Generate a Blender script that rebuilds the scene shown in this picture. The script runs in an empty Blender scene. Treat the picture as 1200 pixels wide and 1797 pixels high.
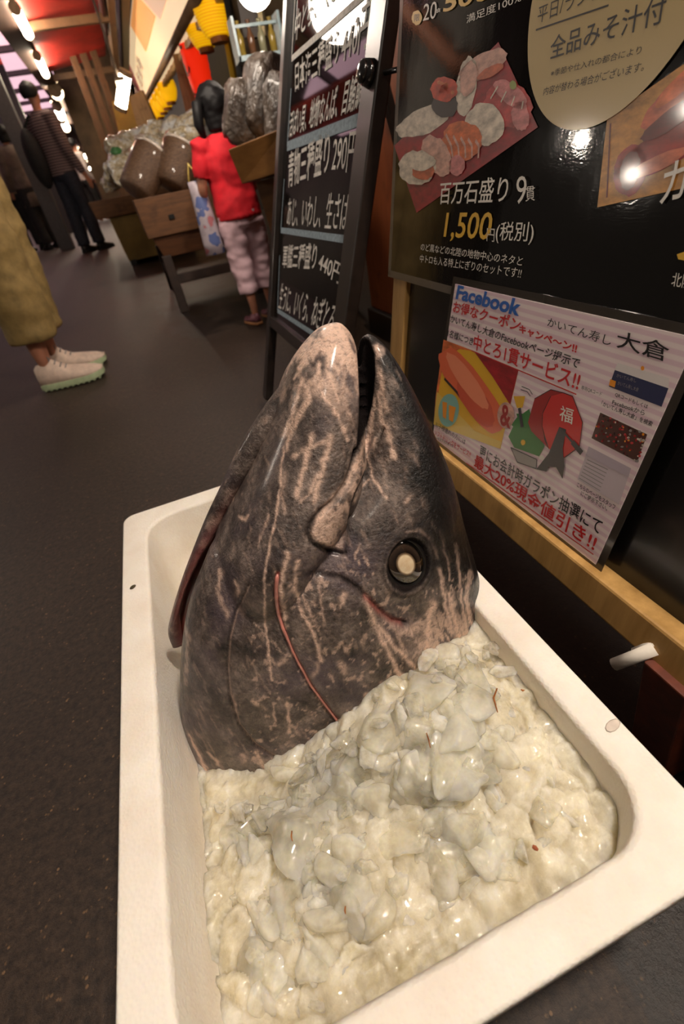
import bpy, bmesh, math, random
import numpy as np
from mathutils import Vector, Matrix, noise
random.seed(7); np.random.seed(7)
SC = bpy.context.scene
COL = SC.collection
V3 = Vector
# ------------------------------------------------------------------ camera
F_PX = 832.265
RC = np.array([[0.92195396, 0.33282205, -0.19806663],
               [-0.35297616, 0.51158011, -0.783386],
               [-0.15940118, 0.79215862, 0.58913155]])     # camera axes in columns of world rows
CAM = np.array([0.0, 0.0, 0.6])
cd = bpy.data.cameras.new('camera'); cam = bpy.data.objects.new('camera', cd); COL.objects.link(cam)
M = Matrix([[RC[i][j] for j in range(3)] + [CAM[i]] for i in range(3)] + [[0, 0, 0, 1]])
cam.matrix_world = M
cd.sensor_fit = 'VERTICAL'; cd.sensor_height = 36.0; cd.sensor_width = 36.0
cd.lens = F_PX / 1797 * 36.0
cd.clip_start = 0.01; cd.clip_end = 200
cd.dof.use_dof = True; cd.dof.focus_distance = 0.47; cd.dof.aperture_fstop = 6.3
SC.camera = cam
# ------------------------------------------------------------------ view and world
SC.view_settings.view_transform = 'Standard'; SC.view_settings.look = 'None'
SC.view_settings.exposure = 0.0; SC.view_settings.gamma = 1.0
SC.cycles.use_denoising = True
SC.cycles.max_bounces = 12; SC.cycles.transmission_bounces = 8; SC.cycles.transparent_max_bounces = 28
SC.cycles.sample_clamp_indirect = 6.0
wd = bpy.data.worlds.new('world'); SC.world = wd; wd.use_nodes = True
bg = wd.node_tree.nodes['Background']; bg.inputs[0].default_value = (1.0, 0.80, 0.66, 1); bg.inputs[1].default_value = 0.05
# lamps of the place: globe bulbs hanging under the eaves (their light is set here, their bodies are built below)
WARM = (1.0, 0.86, 0.72)
LAMPS = [  # name, position, radius, watts
    ((0.50, -0.05, 1.75), 0.065, 92.0),
    ((0.02, -0.55, 1.70), 0.065, 24.0),
    ((0.279, 2.144, 1.21), 0.095, 20.0),
]
STREET_LAMPS = [((-2.86, 4.10, 1.52), .045, 17.0), ((-2.85, 3.41, 1.24), .045, 17.0), ((-2.82, 3.10, 1.60), .045, 17.0)]

# ------------------------------------------------------------------ measuring helpers
def ray(x, y):
    d = RC @ np.array([x - 600.0, -(y - 898.5), -F_PX]); return d / np.linalg.norm(d)
def at_x(x, y, X): d = ray(x, y); return V3(CAM + d * ((X - CAM[0]) / d[0]))
def at_y(x, y, Y): d = ray(x, y); return V3(CAM + d * ((Y - CAM[1]) / d[1]))
def at_z(x, y, Z): d = ray(x, y); return V3(CAM + d * ((Z - CAM[2]) / d[2]))
def at_t(x, y, t): return V3(CAM + ray(x, y) * t)
def proj(P):
    q = (np.asarray(P, float) - CAM) @ RC
    return np.stack([600 + F_PX * q[..., 0] / -q[..., 2], 898.5 - F_PX * q[..., 1] / -q[..., 2]], -1)
SLOPE, Y_SL = 0.025, 1.8
def gz(Y): return max(0.0, (Y - Y_SL) * SLOPE)
def ground(x, y):
    d = ray(x, y); P = CAM + d * (-CAM[2] / d[2]) if d[2] < 0 else None
    if P is None or P[1] > Y_SL:
        t = (SLOPE * (CAM[1] - Y_SL) - CAM[2]) / (d[2] - SLOPE * d[1]); P = CAM + d * t
    return V3(P)

# ------------------------------------------------------------------ materials
def srgb(r, g, b):
    f = lambda c: (c / 255 / 12.92) if c / 255 <= .04045 else ((c / 255 + .055) / 1.055) ** 2.4
    return (f(r), f(g), f(b), 1)
def new_mat(name):
    m = bpy.data.materials.new(name); m.use_nodes = True
    nt = m.node_tree; return m, nt, nt.nodes['Principled BSDF'], nt.nodes, nt.links
def tex(nt, scale=10, detail=4, rough=.6, kind='ShaderNodeTexNoise', coord='Object', stretch=None):
    tc = nt.nodes.new('ShaderNodeTexCoord'); n = nt.nodes.new(kind)
    n.inputs['Scale'].default_value = scale
    if kind == 'ShaderNodeTexNoise': n.inputs['Detail'].default_value = detail; n.inputs['Roughness'].default_value = rough
    if stretch:
        mp = nt.nodes.new('ShaderNodeMapping'); mp.inputs['Scale'].default_value = stretch
        nt.links.new(tc.outputs[coord], mp.inputs[0]); nt.links.new(mp.outputs[0], n.inputs['Vector'])
    else: nt.links.new(tc.outputs[coord], n.inputs['Vector'])
    return n
def ramp(nt, src, stops):
    r = nt.nodes.new('ShaderNodeValToRGB'); e = r.color_ramp.elements
    while len(e) < len(stops): e.new(0.5)
    for i, (p, c) in enumerate(stops): e[i].position = p; e[i].color = c
    nt.links.new(src, r.inputs[0]); return r
def bump(nt, b, src, strength=.3, dist=.002):
    bn = nt.nodes.new('ShaderNodeBump'); bn.inputs['Strength'].default_value = strength; bn.inputs['Distance'].default_value = dist
    nt.links.new(src, bn.inputs['Height']); nt.links.new(bn.outputs[0], b.inputs['Normal']); return bn
_pm = {}
def P(name, c, rough=.6, var=.12, scale=30, bmp=0, metal=0, spec=.5, coat=0, stretch=None, bdist=.002):
    if name in _pm: return _pm[name]
    m, nt, b, N, L = new_mat(name)
    b.inputs['Roughness'].default_value = rough; b.inputs['Metallic'].default_value = metal
    b.inputs['Specular IOR Level'].default_value = spec; b.inputs['Coat Weight'].default_value = coat; b.inputs['Coat Roughness'].default_value = .08
    n = tex(nt, scale, 5, .6, stretch=stretch)
    lo = tuple(v * (1 - var * 2) for v in c[:3]) + (1,); hi = tuple(min(1, v * (1 + var * 2)) for v in c[:3]) + (1,)
    r = ramp(nt, n.outputs['Fac'], [(.3, lo), (.7, hi)]); L.new(r.outputs[0], b.inputs['Base Color'])
    if bmp: bump(nt, b, n.outputs['Fac'], bmp, bdist)
    _pm[name] = m; return m
def EM(name, c, s):
    if name in _pm: return _pm[name]
    m, nt, b, N, L = new_mat(name)
    b.inputs['Base Color'].default_value = c; b.inputs['Emission Color'].default_value = c; b.inputs['Emission Strength'].default_value = s
    _pm[name] = m; return m
def INK(name, c, rough=.35):
    if name in _pm: return _pm[name]
    m, nt, b, N, L = new_mat(name); b.inputs['Base Color'].default_value = c; b.inputs['Roughness'].default_value = rough
    b.inputs['Coat Weight'].default_value = .5; b.inputs['Coat Roughness'].default_value = .12
    _pm[name] = m; return m
def WOOD(name, c1, c2, rough=.5, scale=6, stretch=(1, 12, 12), coat=0):
    if name in _pm: return _pm[name]
    m, nt, b, N, L = new_mat(name)
    n = tex(nt, scale, 6, .65, stretch=stretch); r = ramp(nt, n.outputs['Fac'], [(.25, c1), (.7, c2)])
    k = tex(nt, 9, 3, .5); kr = ramp(nt, k.outputs['Fac'], [(.28, (.35, .3, .28, 1)), (.42, (1, 1, 1, 1))])
    mx = N.new('ShaderNodeMix'); mx.data_type = 'RGBA'; mx.blend_type = 'MULTIPLY'; mx.inputs[0].default_value = .7
    L.new(r.outputs[0], mx.inputs[6]); L.new(kr.outputs[0], mx.inputs[7]); L.new(mx.outputs[2], b.inputs['Base Color'])
    b.inputs['Roughness'].default_value = rough; b.inputs['Coat Weight'].default_value = coat
    bump(nt, b, n.outputs['Fac'], .25, .001)
    _pm[name] = m; return m

# ------------------------------------------------------------------ mesh helpers
class MB:
    def __init__(s): s.v = []; s.f = []; s.m = []
    def add(s, vs, fs, mi=0):
        o = len(s.v); s.v += [tuple(v) for v in vs]
        for f in fs: s.f.append(tuple(i + o for i in f)); s.m.append(mi)
    def box(s, c, d, rot=None, mi=0):
        c = V3(c); d = V3(d) / 2; R = rot.to_matrix() if hasattr(rot, 'to_matrix') else (rot or Matrix.Identity(3))
        vs = [c + R @ V3((x * d.x, y * d.y, z * d.z)) for x in (-1, 1) for y in (-1, 1) for z in (-1, 1)]
        s.add(vs, [(0, 1, 3, 2), (4, 6, 7, 5), (0, 4, 5, 1), (2, 3, 7, 6), (0, 2, 6, 4), (1, 5, 7, 3)], mi)
    def hexa(s, b, t, mi=0):           # bottom 4 points, top 4 points (same winding)
        s.add(list(b) + list(t), [(3, 2, 1, 0), (4, 5, 6, 7), (0, 1, 5, 4), (1, 2, 6, 5), (2, 3, 7, 6), (3, 0, 4, 7)], mi)
    def tube(s, pts, r, n=10, mi=0, cap=True):
        pts = [V3(p) for p in pts]; rs = r if isinstance(r, (list, tuple)) else [r] * len(pts); rings = []
        up = V3((0, 0, 1)); a = None
        for i, p in enumerate(pts):
            t = (pts[min(i + 1, len(pts) - 1)] - pts[max(i - 1, 0)]).normalized()
            if a is None: a = t.cross(up if abs(t.z) < .9 else V3((1, 0, 0))).normalized()
            else: a = (a - t * a.dot(t)).normalized()
            b = t.cross(a); rings.append([p + (a * math.cos(2 * math.pi * k / n) + b * math.sin(2 * math.pi * k / n)) * rs[i] for k in range(n)])
        s.rings(rings, mi, cap)
    def rings(s, rings, mi=0, cap=True, closed=True):
        n = len(rings[0]); o = len(s.v)
        for r in rings: s.v += [tuple(p) for p in r]
        for i in range(len(rings) - 1):
            for k in range(n if closed else n - 1):
                k2 = (k + 1) % n; s.f.append((o + i * n + k, o + i * n + k2, o + (i + 1) * n + k2, o + (i + 1) * n + k)); s.m.append(mi)
        if cap:
            s.f.append(tuple(o + k for k in range(n))[::-1]); s.m.append(mi)
            s.f.append(tuple(o + (len(rings) - 1) * n + k for k in range(n))); s.m.append(mi)
    def ball(s, c, r, n=16, m=10, mi=0, R=None):
        c = V3(c); r = V3((r, r, r)) if not hasattr(r, '__len__') else V3(r); R = R or Matrix.Identity(3)
        rg = []
        for i in range(m + 1):
            th = math.pi * (i + (.02 if i == 0 else -.02 if i == m else 0)) / m
            rg.append([c + R @ V3((r.x * math.sin(th) * math.cos(2 * math.pi * k / n), r.y * math.sin(th) * math.sin(2 * math.pi * k / n), -r.z * math.cos(th))) for k in range(n)])
        s.rings(rg, mi)
    def build(s, name, mats, parent=None, smooth=False, bevel=0, sub=0):
        me = bpy.data.meshes.new(name); me.from_pydata(s.v, [], s.f); mats = mats if isinstance(mats, (list, tuple)) else [mats]
        for m in mats: me.materials.append(m)
        me.polygons.foreach_set('material_index', s.m)
        me.update()
        bm = bmesh.new(); bm.from_mesh(me); bmesh.ops.recalc_face_normals(bm, faces=bm.faces); bm.to_mesh(me); bm.free()
        if smooth: me.polygons.foreach_set('use_smooth', [True] * len(me.polygons))
        o = bpy.data.objects.new(name, me); COL.objects.link(o)
        if parent: o.parent = parent
        if bevel:
            md = o.modifiers.new('b', 'BEVEL'); md.width = bevel; md.segments = 2; md.limit_method = 'ANGLE'
        if sub: md = o.modifiers.new('s', 'SUBSURF'); md.levels = sub; md.render_levels = sub
        return o
def empty(name, loc=(0, 0, 0), mat=None):
    o = bpy.data.objects.new(name, None); COL.objects.link(o); o.empty_display_size = .05
    if mat is not None: o.matrix_world = mat
    else: o.location = loc
    return o
def tag(o, label=None, cat=None, group=None, kind=None):
    if label: o['label'] = label
    if cat: o['category'] = cat
    if group: o['group'] = group
    if kind: o['kind'] = kind
    return o
def inpoly(px, poly):
    x, y = px[:, 0], px[:, 1]; r = np.zeros(len(px), bool); n = len(poly); j = n - 1
    for i in range(n):
        xi, yi = poly[i]; xj, yj = poly[j]
        c = ((yi > y) != (yj > y)) & (x < (xj - xi) * (y - yi) / (yj - yi + 1e-9) + xi); r ^= c; j = i
    return r
def dline(px, line, width=None):
    d = np.full(len(px), 1e9)
    for i in range(len(line) - 1):
        a = np.array(line[i], float); b = np.array(line[i + 1], float); ab = b - a
        t = np.clip(((px - a) @ ab) / (ab @ ab), 0, 1); d = np.minimum(d, np.linalg.norm(px - (a + t[:, None] * ab), axis=1))
    return d
def interp_rows(rows, k):
    rows = np.array(rows, float); n = len(rows); t = np.linspace(0, n - 1, k); i = np.clip(t.astype(int), 0, n - 2); f = (t - i)[:, None]
    p = lambda j: rows[np.clip(j, 0, n - 1)]
    a, b, c, d = p(i - 1), p(i), p(i + 1), p(i + 2)
    return .5 * (2 * b + (c - a) * f + (2 * a - 5 * b + 4 * c - d) * f ** 2 + (3 * b - a - 3 * c + d) * f ** 3)
def finalize(o, name, mats, parent=None, smooth=True):      # bake the modifiers of o into a plain mesh
    dg = bpy.context.evaluated_depsgraph_get(); me = bpy.data.meshes.new_from_object(o.evaluated_get(dg)); me.name = name
    bpy.data.objects.remove(o); me.materials.clear()
    for m in (mats if isinstance(mats, (list, tuple)) else [mats]): me.materials.append(m)
    if smooth: me.polygons.foreach_set('use_smooth', [True] * len(me.polygons))
    n = bpy.data.objects.new(name, me); COL.objects.link(n)
    if parent: n.parent = parent
    return n
def skin(name, verts, edges, radii, mats, parent=None, sub=2, wr=0, wscale=20):
    me = bpy.data.meshes.new('tmp'); me.from_pydata([tuple(v) for v in verts], edges, []); o = bpy.data.objects.new('tmp', me); COL.objects.link(o)
    sk = o.modifiers.new('k', 'SKIN'); sk.use_smooth_shade = True; sk.branch_smoothing = .6
    lay = me.skin_vertices[0].data
    for i, r in enumerate(radii):
        lay[i].radius = r if hasattr(r, '__len__') else (r, r)
    lay[0].use_root = True
    if sub: ss = o.modifiers.new('s', 'SUBSURF'); ss.levels = sub; ss.render_levels = sub
    n = finalize(o, name, mats, parent)
    if wr:
        for v in n.data.vertices:
            q = noise.noise(V3((v.co.x * wscale, v.co.y * wscale, v.co.z * wscale * 2.2))); v.co += v.normal * q * wr
    return n

# ------------------------------------------------------------------ lettering
_tc = {}
def glyphs(s, bold=0):
    k = (s, bold)
    if k in _tc: return _tc[k]
    cu = bpy.data.curves.new('t', 'FONT'); cu.body = s; cu.size = 1; cu.offset = bold; cu.resolution_u = 3; cu.fill_mode = 'FRONT'
    o = bpy.data.objects.new('t', cu); COL.objects.link(o)
    dg = bpy.context.evaluated_depsgraph_get(); me = bpy.data.meshes.new_from_object(o.evaluated_get(dg))
    v = np.array([x.co[:] for x in me.vertices]).reshape(-1, 3); f = [tuple(p.vertices) for p in me.polygons]
    bpy.data.objects.remove(o); bpy.data.curves.remove(cu); bpy.data.meshes.remove(me)
    if len(v):
        mn = v.min(0); mx = v.max(0); v = (v - mn) / np.maximum(mx - mn, 1e-6)
    _tc[k] = (v, f); return _tc[k]
class Sheet:
    """printing on a flat panel; local frame x = reading direction, y = up the panel, z = out of the panel"""
    def __init__(s, X0, lean):
        a = math.radians(lean); s.a = a; s.X0 = X0
        s.M = Matrix(((0, math.sin(a), -math.cos(a), X0), (-1, 0, 0, 0), (0, math.cos(a), math.sin(a), 0), (0, 0, 0, 1)))
        s.n = np.array([math.cos(a), 0, -math.sin(a)]); s.mb = MB(); s.mats = []
    def uv(s, x, y, off=0.0):
        d = ray(x, y); o = np.array([s.X0, 0, 0]) - s.n * off; t = (s.n @ o - s.n @ CAM) / (s.n @ d); q = CAM + d * t
        e = np.array([math.sin(s.a), 0, math.cos(s.a)]); return np.array([-q[1], (q - o) @ e])
    def mi(s, m):
        if m not in s.mats: s.mats.append(m)
        return s.mats.index(m)
    def text(s, st, bl, tl, br, mat, z, bold=0):
        v, f = glyphs(st, bold)
        if not len(v): return
        o = s.uv(*bl); ex = s.uv(*br) - o; ey = s.uv(*tl) - o
        pts = [(*(o + ex * p[0] + ey * p[1]), z) for p in v]; s.mb.add(pts, f, s.mi(mat))
    def poly(s, pxs, mat, z, wob=0):
        p = [s.uv(*q) for q in pxs]
        if wob:
            q = []
            for i in range(len(p)):
                a, b = p[i], p[(i + 1) % len(p)]
                for k in range(4): q.append(a + (b - a) * k / 4 + np.random.uniform(-wob, wob, 2))
            p = q
        s.mb.add([(x, y, z) for x, y in p], [tuple(range(len(p)))], s.mi(mat))
    def rect(s, u0, u1, s0, s1, mat, z): s.mb.add([(u0, s0, z), (u1, s0, z), (u1, s1, z), (u0, s1, z)], [(0, 1, 2, 3)], s.mi(mat))
    def blob(s, c, rx, ry, mat, z, rot=0, n=28, wob=.06, pw=2.0):
        """ellipse given in photo pixels, laid on the panel"""
        p = []
        for k in range(n):
            t = 2 * math.pi * k / n; w = 1 + random.uniform(-wob, wob); cx = math.copysign(abs(math.cos(t)) ** (2 / pw), math.cos(t)) * rx * w; cy = math.copysign(abs(math.sin(t)) ** (2 / pw), math.sin(t)) * ry * w
            p.append((c[0] + cx * math.cos(rot) - cy * math.sin(rot), c[1] + cx * math.sin(rot) + cy * math.cos(rot)))
        s.poly(p, mat, z)
    def line(s, pxs, w, mat, z):
        for a, b in zip(pxs[:-1], pxs[1:]):
            a = s.uv(*a); b = s.uv(*b); d = (b - a) / (np.linalg.norm(b - a) + 1e-9); n = np.array([-d[1], d[0]]) * w / 2
            s.mb.add([(*(a - n), z), (*(b - n), z), (*(b + n), z), (*(a + n), z)], [(0, 1, 2, 3)], s.mi(mat))
# ================================================================== SETTING
def asphalt():
    m, nt, b, N, L = new_mat('asphalt')
    a = tex(nt, 1.3, 4, .6); ar = ramp(nt, a.outputs['Fac'], [(.3, srgb(46, 35, 28)), (.7, srgb(68, 55, 46))])
    f = tex(nt, 95, 5, .75); fr = ramp(nt, f.outputs['Fac'], [(.36, (.3, .28, .26, 1)), (.62, (1.15, 1.08, 1, 1))])
    mx = N.new('ShaderNodeMix'); mx.data_type = 'RGBA'; mx.blend_type = 'MULTIPLY'; mx.inputs[0].default_value = 1
    L.new(ar.outputs[0], mx.inputs[6]); L.new(fr.outputs[0], mx.inputs[7])
    vo = tex(nt, 150, kind='ShaderNodeTexVoronoi'); vr = ramp(nt, vo.outputs['Distance'], [(.16, (1, 1, 1, 1)), (.32, (0, 0, 0, 1))])
    pk = tex(nt, 70, 3, .6); pr = ramp(nt, pk.outputs['Fac'], [(.53, (0, 0, 0, 1)), (.68, (.9, .9, .9, 1))])
    mm = N.new('ShaderNodeMath'); mm.operation = 'MULTIPLY'; L.new(vr.outputs[0], mm.inputs[0]); L.new(pr.outputs[0], mm.inputs[1])
    m2 = N.new('ShaderNodeMix'); m2.data_type = 'RGBA'; L.new(mm.outputs[0], m2.inputs[0]); L.new(mx.outputs[2], m2.inputs[6]); m2.inputs[7].default_value = srgb(140, 108, 76)
    # wet patches under the stalls
    at = N.new('ShaderNodeAttribute'); at.attribute_name = 'wet'
    wn = tex(nt, 5, 4, .6); wa = N.new('ShaderNodeMath'); wa.operation = 'MULTIPLY_ADD'; L.new(wn.outputs['Fac'], wa.inputs[0]); wa.inputs[1].default_value = .5; L.new(at.outputs['Fac'], wa.inputs[2])
    wr = ramp(nt, wa.outputs[0], [(.68, (0, 0, 0, 1)), (.74, (1, 1, 1, 1))])
    m3 = N.new('ShaderNodeMix'); m3.data_type = 'RGBA'; m3.blend_type = 'MULTIPLY'; L.new(wr.outputs[0], m3.inputs[0]); L.new(m2.outputs[2], m3.inputs[6]); m3.inputs[7].default_value = (.33, .29, .27, 1)
    L.new(m3.outputs[2], b.inputs['Base Color'])
    rr = N.new('ShaderNodeMapRange'); L.new(wr.outputs[0], rr.inputs[0]); rr.inputs[3].default_value = .55; rr.inputs[4].default_value = .48; L.new(rr.outputs[0], b.inputs['Roughness'])
    bump(nt, b, f.outputs['Fac'], .6, .003); return m
mb = MB()
xs = list(np.arange(-4.5, -.6, .3)) + list(np.arange(-.5, 1.2, .04)) + list(np.arange(1.25, 3.2, .3)); ys = list(np.arange(-2, 1.8, .1)) + list(np.arange(1.8, 4.6, .04)) + list(np.arange(4.7, 8, .3)) + list(np.arange(8, 42.1, 2.0))
for y in ys:
    for x in xs: mb.v.append((x, y, gz(y)))
nx = len(xs)
for j in range(len(ys) - 1):
    for i in range(nx - 1): mb.f.append((j * nx + i, j * nx + i + 1, (j + 1) * nx + i + 1, (j + 1) * nx + i)); mb.m.append(0)
fl = mb.build('floor', asphalt(), smooth=True); tag(fl, kind='structure', label='dark wet asphalt of the market lane', cat='ground')
ca = fl.data.attributes.new('wet', 'FLOAT', 'POINT')
wp = [tuple(ground(*q)[:2]) for q in ((228, 470), (300, 590), (345, 600), (420, 575), (470, 590), (520, 560), (600, 560), (600, 400), (300, 420))]
near = [(.16, 1.6), (.16, -.6), (.9, -.6), (.9, 1.6)]
cov = np.array([v.co[:2] for v in fl.data.vertices])
w = np.where(inpoly(cov, wp), .48, 0.0); w = np.maximum(w, np.where(inpoly(cov, near), .6, 0)); ca.data.foreach_set('value', w.astype(np.float32))

# ================================================================== STYROFOAM BOX
def foam():
    m, nt, b, N, L = new_mat('styrofoam'); b.inputs['Roughness'].default_value = .6
    v = tex(nt, 330, kind='ShaderNodeTexVoronoi'); n = tex(nt, 14, 4, .6)
    r = ramp(nt, n.outputs['Fac'], [(.3, srgb(236, 226, 212)), (.6, srgb(246, 240, 230))]); L.new(r.outputs[0], b.inputs['Base Color'])
    b.inputs['Subsurface Weight'].default_value = .25; b.inputs['Subsurface Radius'].default_value = (.01, .008, .005); b.inputs['Subsurface Scale'].default_value = .6
    bump(nt, b, v.outputs['Distance'], .45, .001); return m
ZR = .2
BX0, BX1, BY0, BY1 = -.177, .231, .034, .718
def rrect(x0, x1, y0, y1, r, z, k=7, jit=0):
    p = []
    for cx, cy, a0 in ((x1 - r, y1 - r, 0), (x0 + r, y1 - r, 90), (x0 + r, y0 + r, 180), (x1 - r, y0 + r, 270)):
        for i in range(k):
            a = math.radians(a0 + 90 * i / (k - 1)); p.append(V3((cx + r * math.cos(a), cy + r * math.sin(a), z)))
    q = []
    for i in range(len(p)):                                   # subdivide the straights
        a, b = p[i], p[(i + 1) % len(p)]; q.append(a)
        if (b - a).length > .05:
            for t in range(1, 24): q.append(a.lerp(b, t / 24))
    if jit:
        for v in q:
            n_ = noise.noise(V3((v.x * 60, v.y * 60, 3))) * jit + noise.noise(V3((v.x * 17, v.y * 17, 8))) * jit; v.x += n_; v.y += n_
    return q
mb = MB(); e = .003
IX0, IX1, IY0, IY1 = -.141, .199, .066, .683
def inner(d, z, jit=0, r=.045): return rrect(IX0 + d, IX1 - d, IY0 + d, IY1 - d, r, z, jit=jit)
def outer(d, z, r=.018): return rrect(BX0 + d, BX1 - d, BY0 + d, BY1 - d, r, z)
rings = [outer(.03, .0), outer(.022, .15), outer(.012, .158), outer(.010, .172), outer(.001, .176), outer(0, ZR - e), outer(.001, ZR - e * .4), outer(e, ZR),
         inner(-.004, ZR, .0006), inner(-.001, ZR - .0015, .001), inner(.001, ZR - .005, .0006), inner(.006, .12, 0), inner(.012, .05), inner(.022, .035), inner(.06, .03)]
mb.rings(rings, 0, True)
box = mb.build('styrofoam_box', foam(), smooth=True)
tag(box, 'white styrofoam fish box full of crushed ice on the dark ground', 'box')
md = box.modifiers.new('w', 'WEIGHTED_NORMAL')

# ================================================================== TUNA HEAD
NRM = V3((0.0, 1.0, -.09)).normalized(); M0 = V3((.03, .36, .15))
def onmid(x, y, off=0.0):
    d = V3(ray(x, y)); o = V3(CAM); p0 = M0 + NRM * off
    t = (p0 - o).dot(NRM) / d.dot(NRM); return o + d * t
def loft(rows, k, nth=96, pw=2.1, off=lambda t: 0.0):
    """rows: (Lx, Ly, Rx, Ry, half thickness)"""
    R = interp_rows(rows, k); rg = []
    for i, (lx, ly, rx, ry, b) in enumerate(R):
        o = off(i / (k - 1)); a_, c_ = onmid(lx, ly, o), onmid(rx, ry, o); c = (a_ + c_) / 2; u = (c_ - a_) / 2; v = -NRM * b
        ring = []
        for q in range(nth):
            t = 2 * math.pi * q / nth; ct, st = math.cos(t), math.sin(t)
            ring.append(c + u * math.copysign(abs(ct) ** (2 / pw), ct) + v * math.copysign(abs(st) ** (2 / pw), st))
        rg.append(ring)
    return rg
U_ROWS = [(646, 586, 652, 587, .004), (634, 602, 672, 606, .018), (631, 650, 700, 652, .034), (629, 700, 724, 702, .046), (620, 750, 746, 752, .057),
          (600, 800, 767, 803, .066), (560, 840, 781, 845, .074), (490, 880, 792, 885, .081), (425, 920, 804, 925, .087), (376, 960, 815, 960, .092),
          (353, 1010, 826, 1003, .096), (331, 1070, 831, 1050, .099), (319, 1140, 834, 1100, .102), (316, 1220, 836, 1150, .103), (323, 1290, 838, 1200, .104),
          (343, 1360, 840, 1260, .104), (375, 1480, 842, 1370, .100), (405, 1560, 842, 1470, .095)]
J_ROWS = [(588, 566, 598, 567, .004), (560, 581, 613, 588, .020), (527, 628, 623, 636, .036), (502, 680, 626, 690, .049), (482, 740, 625, 750, .060),
          (457, 800, 619, 803, .070), (432, 850, 603, 848, .078), (402, 905, 575, 888, .084), (380, 955, 550, 930, .083), (380, 1005, 525, 985, .076), (400, 1050, 500, 1035, .060)]
def raw_lofts(lofts):
    mb = MB()
    for rg in lofts: mb.rings(rg, 0, True)
    return mb
mb = raw_lofts([loft(U_ROWS, 70), loft(J_ROWS, 50, pw=2.3)])
o = mb.build('tmp', [P('x', (1, 1, 1, 1))])
rm = o.modifiers.new('r', 'REMESH'); rm.mode = 'VOXEL'; rm.voxel_size = .0018; rm.use_smooth_shade = True
sm = o.modifiers.new('s', 'SMOOTH'); sm.iterations = 6; sm.factor = .5

def fish_skin():
    m, nt, b, N, L = new_mat('fish_skin')
    at = N.new('ShaderNodeAttribute'); at.attribute_name = 'mark'; sp = N.new('ShaderNodeSeparateColor'); L.new(at.outputs['Color'], sp.inputs[0])
    n1 = tex(nt, 38, 6, .65); n2 = tex(nt, 240, 4, .7)
    c1 = ramp(nt, n1.outputs['Fac'], [(.32, srgb(38, 31, 30)), (.5, srgb(96, 83, 77)), (.70, srgb(152, 135, 125))])
    c2 = ramp(nt, n2.outputs['Fac'], [(.34, (.30, .28, .28, 1)), (.6, (1, 1, 1, 1))])
    def mix(a, b_, fac, mode='MIX', f=None):
        x = N.new('ShaderNodeMix'); x.data_type = 'RGBA'; x.blend_type = mode
        if f is not None: x.inputs[0].default_value = f
        else: L.new(fac, x.inputs[0])
        for s_, i in ((a, 6), (b_, 7)):
            if isinstance(s_, tuple): x.inputs[i].default_value = s_
            else: L.new(s_, x.inputs[i])
        return x.outputs[2]
    base = mix(c1.outputs[0], c2.outputs[0], None, 'MULTIPLY', .85)
    # purple grey patches
    n3 = tex(nt, 14, 2, .5); r3 = ramp(nt, n3.outputs['Fac'], [(.5, (0, 0, 0, 1)), (.72, (.55, .55, .55, 1))])
    base = mix(base, srgb(84, 70, 84), r3.outputs[0])
    base = mix(base, srgb(13, 10, 9), sp.outputs[1])                   # dark back
    ap = N.new('ShaderNodeMath'); ap.operation = 'MULTIPLY'; rp = ramp(nt, n2.outputs['Fac'], [(.28, (.25, .25, .25, 1)), (.5, (1, 1, 1, 1))]); L.new(rp.outputs[0], ap.inputs[0]); L.new(sp.outputs[0], ap.inputs[1])
    base = mix(base, srgb(222, 188, 168), ap.outputs[0])                # pale streaks
    base = mix(base, srgb(150, 74, 66), sp.outputs[2])                  # raw flesh
    at2 = N.new('ShaderNodeAttribute'); at2.attribute_name = 'dark'
    base = mix(base, (.006, .004, .004, 1), at2.outputs['Fac'])
    L.new(base, b.inputs['Base Color']); rr = ramp(nt, n2.outputs['Fac'], [(.3, (.28, .28, .28, 1)), (.7, (.55, .55, .55, 1))]); m9 = N.new('ShaderNodeMath'); m9.operation = 'MAXIMUM'; L.new(rr.outputs[0], m9.inputs[0]); L.new(at2.outputs['Fac'], m9.inputs[1]); L.new(m9.outputs[0], b.inputs['Roughness'])
    m8 = N.new('ShaderNodeMapRange'); L.new(at2.outputs['Fac'], m8.inputs[0]); m8.inputs[3].default_value = .22; m8.inputs[4].default_value = 0; L.new(m8.outputs[0], b.inputs['Coat Weight']); m7 = N.new('ShaderNodeMapRange'); L.new(at2.outputs['Fac'], m7.inputs[0]); m7.inputs[3].default_value = .5; m7.inputs[4].default_value = .1; L.new(m7.outputs[0], b.inputs['Specular IOR Level'])
    b.inputs['Coat Weight'].default_value = .22; b.inputs['Coat Roughness'].default_value = .16
    b.inputs['Subsurface Weight'].default_value = .06; b.inputs['Subsurface Radius'].default_value = (.004, .002, .001)
    ad = N.new('ShaderNodeMath'); ad.operation = 'ADD'; n4 = tex(nt, 130, 6, .7); L.new(n4.outputs['Fac'], ad.inputs[0]); L.new(n2.outputs['Fac'], ad.inputs[1])
    bump(nt, b, ad.outputs[0], .75, .0026); return m
FM = fish_skin()
fish = empty('tuna_head', M0 - V3((0, 0, .06)))
tag(fish, 'large dark tuna head standing snout up in the crushed ice', 'fish head')
head = finalize(o, 'head', FM)
me = head.data; nv = len(me.vertices)
co = np.empty(nv * 3); me.vertices.foreach_get('co', co); co = co.reshape(-1, 3)
no = np.array([v.normal[:] for v in me.vertices])
nn = np.array(NRM); m0 = np.array(M0)
sd = (co - m0) @ nn                                             # signed distance behind the mid plane
mir = co - np.maximum(sd, 0)[:, None] * 2 * nn                  # the far flank mirrors the near one
px = proj(mir)
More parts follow.
